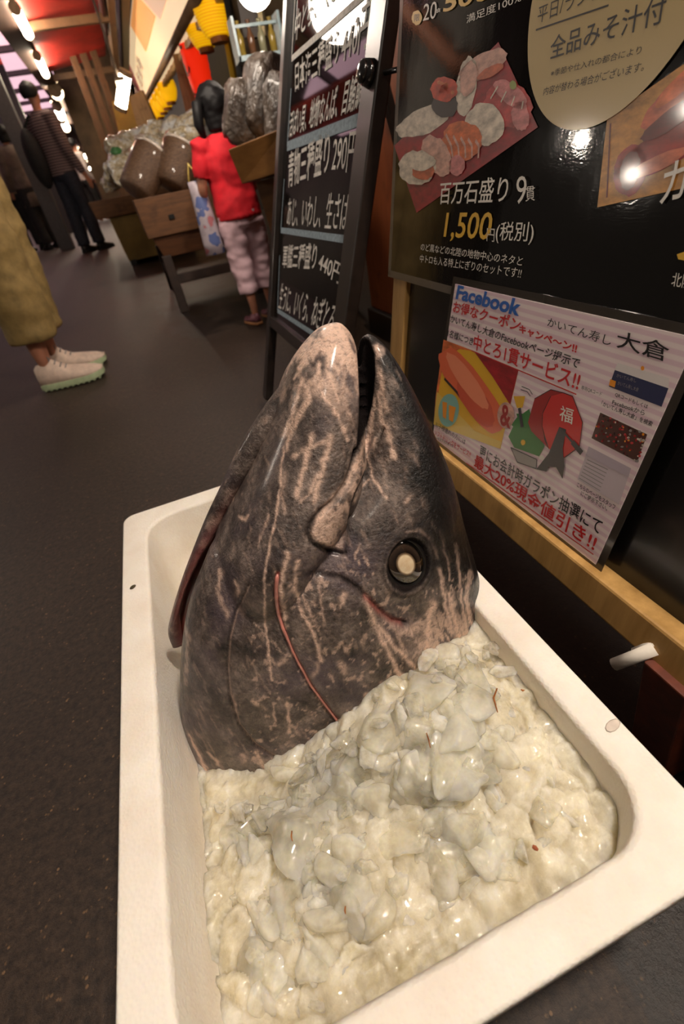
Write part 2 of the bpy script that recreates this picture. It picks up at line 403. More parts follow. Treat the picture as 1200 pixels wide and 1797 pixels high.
# warp the look-up a little so that drawn marks get organic edges
def fbm(p, s, seed): return np.array([noise.fractal(V3((q[0] * s, q[1] * s, q[2] * s + seed)), 1.0, 2.0, 4) for q in p])
wob = np.stack([fbm(mir, 90, 1.0), fbm(mir, 90, 9.0)], 1); pxw = px + wob * 3
nz1 = fbm(mir, 45, 4.0); nz2 = fbm(mir, 160, 5.0); nz3 = fbm(mir, 22, 7.0)
sst = lambda a, b, x: np.clip((x - a) / (b - a), 0, 1) ** 2 * (3 - 2 * np.clip((x - a) / (b - a), 0, 1))
disp = np.zeros(nv); pale = np.zeros(nv); back = np.zeros(nv); red = np.zeros(nv); dark = np.zeros(nv)
MOUTH = [(624, 790), (618, 815), (606, 848), (585, 878), (560, 898), (545, 918), (539, 938), (547, 954), (575, 966), (607, 973)]
dm = dline(px, MOUTH); disp -= .0030 * np.exp(-(dm / 4) ** 2); dark = np.maximum(dark, .8 * np.exp(-(dm / 3.2) ** 2))
MAX = [(657, 762), (645, 790), (628, 815), (612, 846), (588, 878), (562, 900), (546, 920), (541, 938), (549, 953), (577, 964), (606, 971), (609, 925), (617, 880), (640, 835), (658, 800), (668, 765)]
ins = inpoly(px, MAX); pale = np.maximum(pale, np.where(ins, .7 * sst(1, 7, dline(px, MAX + MAX[:1])) * sst(-.25, .15, nz1 + nz2 * .6) * (1 - .6 * sst(575, 606, px[:, 0]) * sst(880, 910, px[:, 1])), 0)); dM = dline(px, MAX + MAX[:1]); disp += np.where(ins, .0018 * sst(0, 7, dM), 0)
ML = [(672, 752), (660, 785), (640, 825), (620, 868), (611, 910), (607, 972)]
dl = dline(px, ML); disp -= .0022 * np.exp(-(dl / 3) ** 2); dark = np.maximum(dark, .75 * np.exp(-(dl / 2.4) ** 2))
GAP = [(622, 588), (648, 590), (659, 620), (660, 660), (655, 705), (646, 745), (632, 785), (622, 812), (615, 815), (624, 780), (627, 740), (628, 690), (626, 640)]
ing = inpoly(px, GAP); dg = dline(px, GAP + GAP[:1]); gp = np.where(ing, sst(0, 7, dg), 0); disp -= .005 * np.where(ing, sst(0, 14, dg), 0); dark = np.maximum(dark, np.where(ing, sst(0, 3, dg), 0))
G1 = [(487, 1008), (484, 1035), (490, 1080), (505, 1120), (521, 1155), (545, 1200), (570, 1235), (606, 1282)]
G2 = [(487, 1008), (520, 1006), (560, 1004), (598, 1013), (625, 1030), (650, 1055), (674, 1079), (692, 1092), (714, 1096)]
CHEEK = G1[::-1] + G2[1:] + [(735, 1130), (750, 1200), (700, 1260)]
inc = inpoly(px, CHEEK); d1 = dline(px, G1); d2 = dline(px, G2)
disp += np.where(inc, .0028 * sst(0, 7, d1) * (1 - (1 - sst(0, 8, d2)) * sst(520, 600, px[:, 0])) * (1 - np.exp(-(d2 / 22) ** 2) * (1 - sst(500, 590, px[:, 0]))), 0); disp -= .003 * np.exp(-(d2 / 4) ** 2) * sst(530, 610, px[:, 0]) + np.where(~inc, .002 * np.exp(-(d1 / 6) ** 2), 0)
dark = np.maximum(dark, .85 * np.exp(-(d2 / 4.5) ** 2) * sst(480, 570, px[:, 0]))
red = np.maximum(red, .9 * np.exp(-(d1 / 3.2) ** 2)); gr = dline(px, [(640, 1046), (665, 1072), (690, 1091), (706, 1095)]); red = np.maximum(red, .9 * np.exp(-(gr / 4.5) ** 2)); dark *= 1 - .9 * np.exp(-(gr / 3) ** 2)
G3 = [(430, 1030), (412, 1072), (401, 1120), (398, 1170), (403, 1220), (419, 1272), (448, 1308), (482, 1328), (520, 1335)]
d3 = dline(px, G3); disp -= .0016 * np.exp(-(d3 / 3) ** 2); pale = np.maximum(pale, .45 * np.exp(-(dline(px, [(x + 2, y) for x, y in G3]) / 1.8) ** 2)); dark = np.maximum(dark, .6 * np.exp(-(dline(px, [(x - 2, y) for x, y in G3]) / 2) ** 2))
JL = [(600, 840), (606, 810), (612, 775)]; dark = np.maximum(dark, .6 * np.exp(-(dline(px, JL) / 1.6) ** 2))
# soft bulges that the photograph shows: jaw muscle, brow over the eye, gill plate
def bulge(c, rx, ry, h): 
    global disp
    disp = disp + h * np.exp(-(((px[:, 0] - c[0]) / rx) ** 2 + ((px[:, 1] - c[1]) / ry) ** 2))
bulge((560, 700), 45, 90, .004); bulge((650, 890), 50, 60, .002); bulge((600, 1120), 90, 90, .004); bulge((430, 1000), 40, 120, -.004); bulge((700, 1090), 60, 30, -.004)
# eye socket
EC, ERX, ERY, ETH = (716, 991), 36, 47, math.radians(16)
def eyed(p):
    q = p - np.array(EC); c, s_ = math.cos(ETH), math.sin(ETH); a = q[:, 0] * c + q[:, 1] * s_; b = -q[:, 0] * s_ + q[:, 1] * c
    return np.sqrt((a / ERX) ** 2 + (b / ERY) ** 2)
de = eyed(px); disp -= .008 * (1 - sst(.7, 1.05, de)); disp += .0012 * np.exp(-((de - 1.15) / .12) ** 2)
dark = np.maximum(dark, .95 * (1 - sst(1.0, 1.12, de))); dark = np.maximum(dark, .6 * np.exp(-((de - 1.2) / .1) ** 2))
fin = np.array([noise.fractal(V3((q[0] * 260 + q[2] * 40, q[1] * 80, q[2] * 42)), 1.0, 2.0, 3) for q in mir])   # fibres running along the head
# --- pale scars, rubbed skin
ST = [([(497, 785), (493, 830), (487, 890), (472, 950), (462, 1010), (464, 1080), (470, 1140), (477, 1192)], 4.0, 1), ([(502, 790), (508, 760), (530, 725), (545, 705), (542, 680)], 8, .9),
      ([(548, 760), (535, 820), (522, 870)], 8, .8), ([(580, 765), (565, 830), (550, 880)], 8, .8), ([(560, 640), (566, 690), (600, 745), (608, 770)], 6, .9), ([(533, 668), (518, 720), (497, 765)], 8, .9),
      ([(585, 610), (574, 650), (592, 705)], 7, .8), ([(516, 800), (545, 785), (575, 775)], 7, .7), ([(545, 610), (538, 640), (520, 665)], 5, .8), ([(605, 640), (600, 690), (612, 730)], 6, .5),
      ([(500, 830), (494, 870), (500, 900)], 5, .5), ([(470, 905), (455, 940), (448, 960)], 4, .5), ([(417, 905), (425, 912), (432, 903)], 5, .8), ([(560, 830), (540, 870), (530, 880)], 6, .7),
      ([(522, 985), (514, 1030), (530, 1070), (549, 1100), (563, 1152)], 6, .9), ([(505, 972), (495, 1008), (490, 1050), (500, 1080)], 7, .8), ([(558, 1012), (563, 1050), (570, 1090)], 3.5, .5), ([(530, 1040), (545, 1075), (560, 1100)], 3.5, .6),
      ([(602, 1040), (594, 1060)], 8, .8), ([(640, 1048), (655, 1090), (680, 1145), (705, 1195), (722, 1235)], 8, .9), ([(662, 1095), (688, 1130), (718, 1160), (742, 1200)], 7, .9), ([(680, 1080), (700, 1120), (712, 1150)], 6, .5),
      ([(760, 1060), (752, 1110), (742, 1160), (735, 1210)], 12, .9), ([(790, 1040), (796, 1085), (808, 1130), (818, 1160)], 9, 1), ([(772, 1000), (782, 1060), (794, 1110)], 6, .8), ([(800, 955), (806, 1010), (812, 1070), (822, 1120)], 4.5, .8),
      ([(825, 1005), (818, 1050), (826, 1095)], 6, .8), ([(745, 1095), (720, 1110), (700, 1105)], 12, .7), ([(735, 1130), (760, 1140), (790, 1150)], 16, .7), ([(770, 930), (785, 985), (790, 1020)], 2.5, .6), ([(790, 880), (800, 940)], 2.5, .4),
      ([(660, 606), (667, 640), (672, 690), (680, 720)], 9, .9), ([(664, 690), (668, 735), (682, 765), (690, 800)], 9, .95), ([(655, 700), (648, 760), (628, 812), (600, 858), (570, 893), (552, 925)], 8, 1), ([(645, 800), (652, 830), (668, 860), (680, 875)], 4, .7),
      ([(620, 880), (630, 860), (650, 840)], 3, .5), ([(715, 880), (722, 870)], 7, .6), ([(640, 975), (646, 992)], 3.5, .9), ([(630, 955), (625, 975), (632, 990)], 2.5, .6), ([(712, 935), (735, 930), (752, 945)], 4, .6),
      ([(332, 1290), (348, 1325), (363, 1352)], 5, .9), ([(365, 1320), (385, 1342)], 5, .6), ([(385, 1000), (382, 1032)], 6, .7), ([(408, 1022), (412, 1046)], 5, .8), ([(380, 1040), (398, 1085)], 6, .5), ([(503, 1232), (507, 1285)], 4.5, .8), ([(450, 1320), (468, 1355)], 6, .7),
      ([(480, 1235), (482, 1275)], 2.5, .6), ([(443, 1232), (452, 1235)], 6, .8), ([(410, 1225), (414, 1250)], 5, .6), ([(425, 1325), (430, 1335)], 7, .6), ([(595, 1155), (602, 1172)], 8, .7), ([(500, 1155), (490, 1165)], 7, .7), ([(555, 1160), (550, 1180)], 6, .5),
      ([(325, 1100), (330, 1120), (326, 1200)], 5, .5), ([(475, 1125), (495, 1145)], 2.5, .6), ([(445, 1095), (465, 1115)], 2.5, .5), ([(470, 1150), (483, 1165)], 3, .5), ([(668, 1195), (664, 1215)], 6, .7), ([(640, 1215), (650, 1235)], 6, .6)]
for ln, w_, a_ in ST:
    d = dline(pxw, ln); pale = np.maximum(pale, min(1, a_ * 1.12) * np.exp(-((np.maximum(0, d + nz2 * w_ * .42 + fin * w_ * .22)) / (w_ * .56)) ** 2))
tip = np.clip(1 - (px[:, 1] - 575) / 190, 0, 1) * (px[:, 0] < 635)
pale = np.maximum(pale, np.clip(sst(-.2, .35, nz1 + fin * .3 + tip * .75 - .38), 0, 1) * np.clip(tip * 1.6, 0, 1) * .95)
pale = np.maximum(pale, .55 * sst(.42, .62, nz2 + nz1 * .5) * (px[:, 1] > 1000) * (px[:, 0] > 440)); pale = np.maximum(pale, .22 * sst(.4, .7, nz1 * .6 + fin * .7))
pale = np.maximum(pale, .16 * sst(.2, .6, fin) * sst(-.2, .2, nz3))
pale = np.maximum(pale, .8 * sst(700, 780, px[:, 0]) * sst(1040, 1110, px[:, 1]) * sst(-.25, .2, fin + nz1 * .5))
RX = np.interp(px[:, 1], [586, 606, 652, 702, 752, 803, 845, 885, 925, 960, 1003, 1050, 1100, 1300], [652, 672, 700, 724, 746, 767, 781, 792, 804, 815, 826, 831, 834, 838])
wd_ = np.interp(px[:, 1], [586, 700, 850, 1000, 1090, 1130], [18, 34, 75, 80, 55, 10]); back = 1 - sst(wd_ * .45, wd_ * 1.15, RX - px[:, 0] + nz1 * 26 + fin * 14); back *= 1 - sst(1060, 1120, px[:, 1])
pale *= 1 - .92 * back * (1 - .9 * sst(940, 1040, px[:, 1])); back *= 1 - np.clip(pale, 0, .9) * sst(930, 1010, px[:, 1])
pale *= 1 - np.exp(-((de - 1.0) / .25) ** 2); dark = np.clip(dark, 0, 1)
inner_m = sst(0, .03, np.abs(sd)) 
co2 = co + no * disp[:, None]
loc = np.array(fish.location); me.vertices.foreach_set('co', (co2 - loc).ravel()); me.update()
def paint(me, pale, back, red, dark):
    a = me.attributes.new('mark', 'FLOAT_COLOR', 'POINT'); a.data.foreach_set('color', np.stack([pale, back, red, np.ones(len(pale))], 1).astype(np.float32).ravel())
    a = me.attributes.new('dark', 'FLOAT', 'POINT'); a.data.foreach_set('value', dark.astype(np.float32))
paint(me, np.clip(pale, 0, 1), np.clip(back, 0, 1), np.clip(red, 0, 1), dark)
head.parent = fish
front = sd < 0
def on_head(x, y):
    d = np.linalg.norm(px - np.array([x, y]), axis=1) + np.where(front, 0, 1e6); idx = np.argsort(d)[:6]
    return V3(co2[idx].mean(0)), V3(no[idx].mean(0)).normalized()
# far gill cover: the flap behind the throat
F_ROWS = [(530, 632, 548, 650, .004), (482, 690, 504, 714, .011), (446, 742, 474, 770, .013), (416, 792, 446, 818, .013), (391, 847, 417, 862, .012), (362, 908, 388, 918, .011),
          (338, 968, 354, 972, .010), (317, 1025, 328, 1026, .009), (299, 1085, 316, 1072, .009), (295, 1112, 318, 1100, .007), (303, 1136, 322, 1130, .003)]
mb = MB(); mb.rings(loft(F_ROWS, 60, 40, off=lambda t: .012 + .045 * t), 0, True)
flap = mb.build('gill_cover', FM, smooth=True)
fc = np.array([v.co[:] for v in flap.data.vertices]); fp = proj(fc)
dk = 1 - sst(0, 26, dline(fp, [(r[2], r[3]) for r in F_ROWS])); below = sst(820, 980, fp[:, 1])
paint(flap.data, .35 * sst(.2, .5, fbm(fc, 60, 2.0)), 0 * dk, dk * .55 * below, (1 - below) * dk * .3)
flap.data.vertices.foreach_set('co', (fc - loc).ravel()); flap.data.update(); flap.parent = fish; flap['label'] = 'far gill cover with raw pink inner edge'
# gill slit membrane between flap and throat
RED = P('raw_gill', srgb(98, 48, 42), .35, .2, 60, .2, coat=.4)
mb = MB(); mb.rings(loft([(455, 800, 480, 800, .004), (410, 880, 450, 880, .006), (366, 950, 420, 945, .007), (332, 1010, 385, 1010, .007), (314, 1070, 360, 1060, .007), (312, 1128, 350, 1122, .005)], 30, 24, off=lambda t: .045 + .02 * t), 0, True)
g = mb.build('gill_lining', RED, smooth=True); g.data.transform(Matrix.Translation(-fish.location)); g.parent = fish; g['label'] = 'dark red gill lining'
# raised pink edge of the cheek plate
mb = MB(); pts = [on_head(*q)[0] + on_head(*q)[1] * .001 for q in interp_rows(G1, 26)]; mb.tube(pts, [.0006] + [.0017] * 10 + [.0013] * 14 + [.0006], 8)
g = mb.build('gill_plate_edge', P('pink_flesh', srgb(190, 122, 110), .3, .15, 90, .2, coat=.5), smooth=True); g.data.transform(Matrix.Translation(-fish.location)); g.parent = fish; g['label'] = 'raw pink edge of the gill plate'
# eye
p, n = on_head(*EC); n = (n + V3((-.1, -.15, .1))).normalized(); zax = n; yax = (V3((-.22, 0, 1)) - n * V3((-.22, 0, 1)).dot(n)).normalized(); xax = yax.cross(zax)
E4 = Matrix.Translation(p - fish.location) @ Matrix((xax, yax, zax)).transposed().to_4x4()
dist = (p - V3(CAM)).length; sc_ = dist / F_PX; ea, eb = 35 * sc_, 46 * sc_
def eye_mat():
    m, nt, b, N, L = new_mat('eye_jelly'); tc = N.new('ShaderNodeTexCoord'); mp = N.new('ShaderNodeMapping'); mp.inputs['Scale'].default_value = (1 / ea, 1 / eb, 0); mp.inputs['Location'].default_value = (.04, -.03, 0)
    L.new(tc.outputs['Object'], mp.inputs[0]); ln = N.new('ShaderNodeVectorMath'); ln.operation = 'LENGTH'; L.new(mp.outputs[0], ln.inputs[0])
    r = ramp(nt, ln.outputs['Value'], [(.36, srgb(222, 200, 166)), (.43, srgb(120, 98, 76)), (.50, srgb(24, 18, 15)), (.64, srgb(46, 35, 28)), (.76, srgb(56, 44, 36)), (.84, srgb(8, 7, 6))])
    n = tex(nt, 160, 4, .6); mx = N.new('ShaderNodeMix'); mx.data_type = 'RGBA'; mx.blend_type = 'OVERLAY'; mx.inputs[0].default_value = .5; L.new(r.outputs[0], mx.inputs[6]); L.new(n.outputs['Fac'], mx.inputs[7])
    L.new(mx.outputs[2], b.inputs['Base Color']); b.inputs['Roughness'].default_value = .12; b.inputs['Coat Weight'].default_value = 1; b.inputs['Coat Roughness'].default_value = .05
    bump(nt, b, n.outputs['Fac'], .12, .001); return m
mb = MB(); mb.ball((0, 0, .001), (ea * 1.0, eb * 1.0, .0075), 40, 24); ey = mb.build('eye', eye_mat(), fish, True); ey.matrix_local = E4; ey['label'] = 'cloudy eye with a pale round pupil'
mb = MB(); ring = []
for k in range(48):
    t = 2 * math.pi * k / 48; rr = []
    for q in range(10):
        s_ = 2 * math.pi * q / 10; w_ = .0028; rr.append(V3(((ea + w_ * math.cos(s_)) * math.cos(t), (eb + w_ * math.cos(s_)) * math.sin(t), w_ * .8 * math.sin(s_) + .0016)))
    ring.append(rr)
mb.rings(ring + ring[:1], 0, False); er = mb.build('eyelid', P('eyelid_skin', srgb(14, 11, 10), .45, .2, 60, .2, coat=.15), ey, True); er['label'] = 'black ring around the eye'
# the other eye, on the far flank
Rf = Matrix.Identity(3) - 2 * Matrix([[NRM[i] * NRM[j] for j in range(3)] for i in range(3)])
def refl(v): return V3(v) - 2 * NRM * (V3(v) - M0).dot(NRM)
ex2 = ey.copy(); COL.objects.link(ex2); ex2.parent = fish
pf = refl(p); zf = Rf @ zax; yf = Rf @ yax; xf = yf.cross(zf); ex2.matrix_local = Matrix.Translation(pf - fish.location) @ Matrix((xf, yf, zf)).transposed().to_4x4()
er2 = er.copy(); COL.objects.link(er2); er2.parent = ex2
# ================================================================== CRUSHED ICE
def ice_mat(name, clear, lo, hi, rough=.06, sss=.02):
    m, nt, b, N, L = new_mat(name); n = tex(nt, 30, 6, .7); r = ramp(nt, n.outputs['Fac'], [(.36, lo), (.62, hi)]); L.new(r.outputs[0], b.inputs['Base Color'])
    b.inputs['Roughness'].default_value = rough; b.inputs['IOR'].default_value = 1.4
    b.inputs['Coat Weight'].default_value = .7; b.inputs['Coat Roughness'].default_value = .02; b.inputs['Coat IOR'].default_value = 1.4
    b.inputs['Subsurface Weight'].default_value = 1; b.inputs['Subsurface Radius'].default_value = (sss, sss * .93, sss * .72); b.inputs['Subsurface Scale'].default_value = 1
    n2 = tex(nt, 75, 6, .68); bump(nt, b, n2.outputs['Fac'], .5 if not clear else .28, .004)
    vo = tex(nt, 150 if not clear else 120, kind='ShaderNodeTexVoronoi'); sb = N.new('ShaderNodeVectorMath'); sb.operation = 'SUBTRACT'; L.new(vo.outputs['Color'], sb.inputs[0]); sb.inputs[1].default_value = (.5, .5, .5)
    sc3 = N.new('ShaderNodeVectorMath'); sc3.operation = 'SCALE'; L.new(sb.outputs[0], sc3.inputs[0]); sc3.inputs['Scale'].default_value = .55; gn = N.new('ShaderNodeNewGeometry'); ad3 = N.new('ShaderNodeVectorMath'); ad3.operation = 'ADD'; L.new(gn.outputs['Normal'], ad3.inputs[0]); L.new(sc3.outputs[0], ad3.inputs[1]); nm3 = N.new('ShaderNodeVectorMath'); nm3.operation = 'NORMALIZE'; L.new(ad3.outputs[0], nm3.inputs[0]); L.new(nm3.outputs[0], b.inputs['Coat Normal'])
    if clear:
        bn = [q for q in N if q.bl_idname == 'ShaderNodeBump'][0]
        tp0 = N.new('ShaderNodeBsdfTransparent'); tp0.inputs[0].default_value = (.985, .98, .95, 1); rf = N.new('ShaderNodeBsdfRefraction'); rf.inputs['IOR'].default_value = 1.25; rf.inputs['Roughness'].default_value = .03; rf.inputs[0].default_value = (.99, .985, .96, 1); L.new(bn.outputs[0], rf.inputs['Normal'])
        tp = N.new('ShaderNodeMixShader'); tp.inputs[0].default_value = .2; L.new(tp0.outputs[0], tp.inputs[1]); L.new(rf.outputs[0], tp.inputs[2]); mx = N.new('ShaderNodeMixShader')
        lw = N.new('ShaderNodeLayerWeight'); lw.inputs['Blend'].default_value = .35; L.new(bn.outputs[0], lw.inputs['Normal'])
        n3 = tex(nt, 24, 5, .65); f = ramp(nt, n3.outputs['Fac'], [(.36, (min(.97, clear + .25),) * 3 + (1,)), (.62, (max(0, clear - .25),) * 3 + (1,))])
        iv = N.new('ShaderNodeMath'); iv.operation = 'MULTIPLY_ADD'; L.new(lw.outputs['Facing'], iv.inputs[0]); iv.inputs[1].default_value = -.5; iv.inputs[2].default_value = 1.0; iv.use_clamp = True
        mu = N.new('ShaderNodeMath'); mu.operation = 'MULTIPLY'; L.new(f.outputs[0], mu.inputs[0]); L.new(iv.outputs[0], mu.inputs[1])
        gl = N.new('ShaderNodeBsdfGlossy'); gl.inputs['Roughness'].default_value = .04; gl.inputs[0].default_value = (1, 1, 1, 1); L.new(nm3.outputs[0], gl.inputs['Normal'])
        fr = N.new('ShaderNodeFresnel'); fr.inputs[0].default_value = 1.31; L.new(bn.outputs[0], fr.inputs['Normal']); m4 = N.new('ShaderNodeMixShader'); L.new(fr.outputs[0], m4.inputs[0]); L.new(tp.outputs[0], m4.inputs[1]); L.new(gl.outputs[0], m4.inputs[2])
        ge = N.new('ShaderNodeNewGeometry'); mb_ = N.new('ShaderNodeMath'); mb_.operation = 'MAXIMUM'; L.new(mu.outputs[0], mb_.inputs[0]); L.new(ge.outputs['Backfacing'], mb_.inputs[1])
        L.new(mb_.outputs[0], mx.inputs[0]); L.new(b.outputs[0], mx.inputs[1]); L.new(m4.outputs[0], mx.inputs[2]); L.new(mx.outputs[0], N['Material Output'].inputs[0])
    return m
ICE = [ice_mat('ice_cloudy', 0, srgb(200, 190, 162), srgb(238, 231, 210), .06, .03), ice_mat('ice_milky', .55, srgb(244, 236, 214), srgb(252, 248, 236), .05, .008), ice_mat('ice_clear', .86, srgb(244, 238, 220), srgb(252, 249, 240), .03, .006)]
def zice(x, y):
    z = .158 + .17 * (x - .02) - .25 * max(0, x - .15)
    f = max(0, min(1, (y - .30) / .10)); z = z * (1 - f) + (.105 + .30 * max(0, x - .05)) * f
    z += .030 * max(0, 1 - ((x - .10) ** 2 + (y - .24) ** 2) / .0085) + .016 * max(0, 1 - ((x - .02) ** 2 + (y - .20) ** 2) / .012)
    z -= .012 * max(0, 1 - (y - .07) / .06) + .016 * max(0, min(1, (y - .17) / .08)) * max(0, min(1, (.0 - x) / .06))
    return z
mb = MB(); nx, ny = 190, 320; x0, x1, y0, y1 = IX0 - .001, IX1 + .001, IY0 - .001, IY1 + .001
for j in range(ny + 1):
    for i in range(nx + 1):
        x = x0 + (x1 - x0) * i / nx; y = y0 + (y1 - y0) * j / ny
        d_, pt = noise.voronoi(V3((x + .006 * noise.noise(V3((x, y, 0)) * 40), y + .006 * noise.noise(V3((x, y, 5)) * 40), .3)) * 30); h = noise.noise(pt[0] * 3.1) * .009; ed = min(1, (d_[1] - d_[0]) * 2.2)
        slx = noise.noise(pt[0] * 5.7) * 10 * (x * 36 - pt[0].x) / 36 * .035
        z = zice(x, y) + h + slx - .004 * (1 - ed) ** 2 - .006 + noise.fractal(V3((x, y, 0)) * 70, 1.0, 2.0, 4) * .0042
        edge = min(x - x0, x1 - x, y - y0, y1 - y); mb.v.append((x, y, z))
for j in range(ny):
    for i in range(nx): a = j * (nx + 1) + i; mb.f.append((a, a + 1, a + nx + 2, a + nx + 1)); mb.m.append(0)
# sides and base so the heap is a solid
per = [i for i in range(nx + 1)] + [j * (nx + 1) + nx for j in range(1, ny + 1)] + [ny * (nx + 1) + i for i in range(nx - 1, -1, -1)] + [j * (nx + 1) for j in range(ny - 1, 0, -1)]
o_ = len(mb.v)
for k in per: v = mb.v[k]; mb.v.append((v[0], v[1], .036))
n_ = len(per)
for k in range(n_): k2 = (k + 1) % n_; mb.f.append((per[k], o_ + k, o_ + k2, per[k2])); mb.m.append(0)
mb.f.append(tuple(o_ + k for k in range(n_))); mb.m.append(0)
heap = mb.build('crushed_ice', ICE[0], smooth=True); tag(heap, 'heap of crushed ice filling the styrofoam box', 'ice', kind='stuff')
def chunk_mesh(seed):
    rnd = random.Random(seed); bm = bmesh.new()
    s = (rnd.uniform(.7, 1.35), rnd.uniform(.5, .95), rnd.uniform(.3, .6))
    for _ in range(rnd.randint(9, 15)):
        d = V3((rnd.gauss(0, 1), rnd.gauss(0, 1), rnd.gauss(0, 1))).normalized() * rnd.uniform(.8, 1.05); bm.verts.new((d.x * s[0], d.y * s[1], d.z * s[2]))
    r = bmesh.ops.convex_hull(bm, input=bm.verts); bmesh.ops.delete(bm, geom=[g for g in r['geom_interior'] if isinstance(g, bmesh.types.BMVert)], context='VERTS')
    bmesh.ops.bevel(bm, geom=bm.edges[:], offset=.2, segments=2, affect='EDGES', profile=.5, clamp_overlap=True)
    bmesh.ops.triangulate(bm, faces=[f for f in bm.faces if len(f.verts) > 4])
    bmesh.ops.subdivide_edges(bm, edges=[e for e in bm.edges if e.calc_length() > .25], cuts=2, use_grid_fill=True)
    bmesh.ops.triangulate(bm, faces=[f for f in bm.faces if len(f.verts) > 4])
    for _ in range(2): bmesh.ops.smooth_vert(bm, verts=bm.verts, factor=.5, use_axis_x=True, use_axis_y=True, use_axis_z=True)
    for v in bm.verts: v.co *= 1 + noise.noise(v.co * 1.7 + V3((seed * 3.1, 0, 0))) * .30 + noise.noise(v.co * 4 + V3((seed, 0, 0))) * .09
    bmesh.ops.scale(bm, vec=(.02, .02, .02), verts=bm.verts)
    me = bpy.data.meshes.new('ice_chunk'); bm.to_mesh(me); bm.free(); me.polygons.foreach_set('use_smooth', [True] * len(me.polygons))
    return me
CH = []
for i in range(24):
    c = chunk_mesh(i); c.materials.append(ICE[(1, 2, 1, 2, 1, 2, 2, 1)[i % 8]]); CH.append(c)
def put_ice(x, y, s, dz=0, k=None, rot=None, lab='lump of crushed ice lying loose on the ice heap'):
    o = bpy.data.objects.new('ice_chunk', CH[k if k is not None else random.randrange(24)]); COL.objects.link(o)
    o.location = (x, y, zice(x, y) + dz); o.scale = (s / .02,) * 3; o.rotation_euler = rot or (random.uniform(-.5, .5), random.uniform(-.5, .5), random.uniform(0, 6.3))
    tag(o, lab, 'ice', 'loose lumps of crushed ice in the styrofoam box'); return o
cnt = 0; placed = []
while cnt < 210:
    x = random.uniform(IX0 + .03, IX1 - .03); y = random.uniform(IY0 + .03, .32)
    s = random.choice((.012, .016, .020, .025, .030, .035, .040))
    if y > .25 and x < .11: continue
    if any((x - a) ** 2 + (y - b) ** 2 < (.48 * (s + c)) ** 2 for a, b, c in placed): 
        if random.random() < .9: continue
    if min(x - IX0, IX1 - x, y - IY0) < s + .012: continue
    placed.append((x, y, s)); put_ice(x, y, s, random.uniform(-.012, -.004) - s * .16); cnt += 1
# tall lumps against the fish
for (qx, qy, s, k) in ((520, 1345, .020, 3), (560, 1340, .017, 7), (640, 1300, .016, 2), (690, 1260, .015, 10), (720, 1235, .014, 6), (760, 1200, .014, 14), (800, 1165, .014, 18), (850, 1120, .013, 22), (870, 1160, .013, 2), (600, 1310, .013, 6), (400, 1385, .015, 10), (450, 1400, .017, 14), (610, 1288, .010, 1), (635, 1275, .008, 5), (660, 1262, .010, 9), (540, 1318, .009, 13), (780, 1178, .011, 17), (835, 1138, .011, 21), (860, 1105, .010, 1), (815, 1150, .009, 5), (700, 1240, .009, 3), (365, 1372, .010, 9), (420, 1375, .008, 13)):
    p_ = at_z(qx, qy, .19 if qx > 600 else .155); o = put_ice(p_.x, p_.y - .012, s, .004, k)
# ================================================================== LAMPS
def globe(loc, r, w, label, group=None, name='globe_lamp', cord=.5):
    e_ = empty(name, loc); tag(e_, label, 'lamp', group)
    mb = MB(); mb.ball((0, 0, 0), r, 24, 16); mb.build('bulb', EM('bulb_glow_%d' % int(w / (r * r)), WARM + (1,), w / (4 * math.pi ** 2 * r * r)), e_, True)
    mb = MB(); mb.tube([(0, 0, r * .92), (0, 0, r * 1.25), (0, 0, r * 1.6)], [r * .42, r * .4, r * .15], 14); mb.build('lamp_cap', P('lamp_cap_black', srgb(30, 28, 26), .4), e_, True)
    mb = MB(); mb.tube([(0, 0, r * 1.5), (0, 0, cord)], .004, 6); mb.build('cord', P('lamp_cord', srgb(25, 22, 20), .5), e_, True)
    return e_
for (l_, r_, w_), lab in zip(LAMPS, ('warm globe lamp hanging over the near end of the styrofoam box', 'warm globe lamp hanging in front of the styrofoam box', 'large globe lamp hanging beyond the chalkboard')):
    globe(l_, r_, w_, lab)
for i, (l_, r_, w_) in enumerate(STREET_LAMPS): globe(l_, r_, w_, 'warm bulb of the stall opposite', 'bulbs of the stall opposite')
# ================================================================== SIGN STAND (leaning easel with the menu)
ST_ = Sheet(.29, 9.5); Mst = ST_.M
YW = WOOD('pale_wood', srgb(150, 112, 58), srgb(196, 154, 92), .55, 5, (10, 1.2, 10)); RBW = WOOD('red_brown_wood', srgb(74, 30, 16), srgb(112, 50, 26), .5, 5, (10, 10, 1.2)); BLK = P('black_board', srgb(17, 15, 14), .25, .2, 20, 0, coat=.3)
stand = empty('sign_stand', mat=Mst); tag(stand, 'wooden sign stand with black board and pale bottom rail beside the styrofoam box', 'sign stand')
def lbox(name, u0, u1, s0, s1, z0, z1, m, par, bev=.002):
    mb = MB(); mb.box(((u0 + u1) / 2, (s0 + s1) / 2, (z0 + z1) / 2), (u1 - u0, s1 - s0, z1 - z0)); return mb.build(name, m, par, bevel=bev)
lbox('board', -.745, .20, .215, 1.10, -.022, -.012, BLK, stand)
lbox('post', -.790, -.744, 0.01, 1.12, -.030, -.004, YW, stand); lbox('post', .20, .246, 0.01, 1.12, -.030, -.004, YW, stand)
r_ = lbox('bottom_rail', -.744, .20, .180, .220, -.030, .012, YW, stand, .003); r_['label'] = 'worn pale wooden bottom rail'
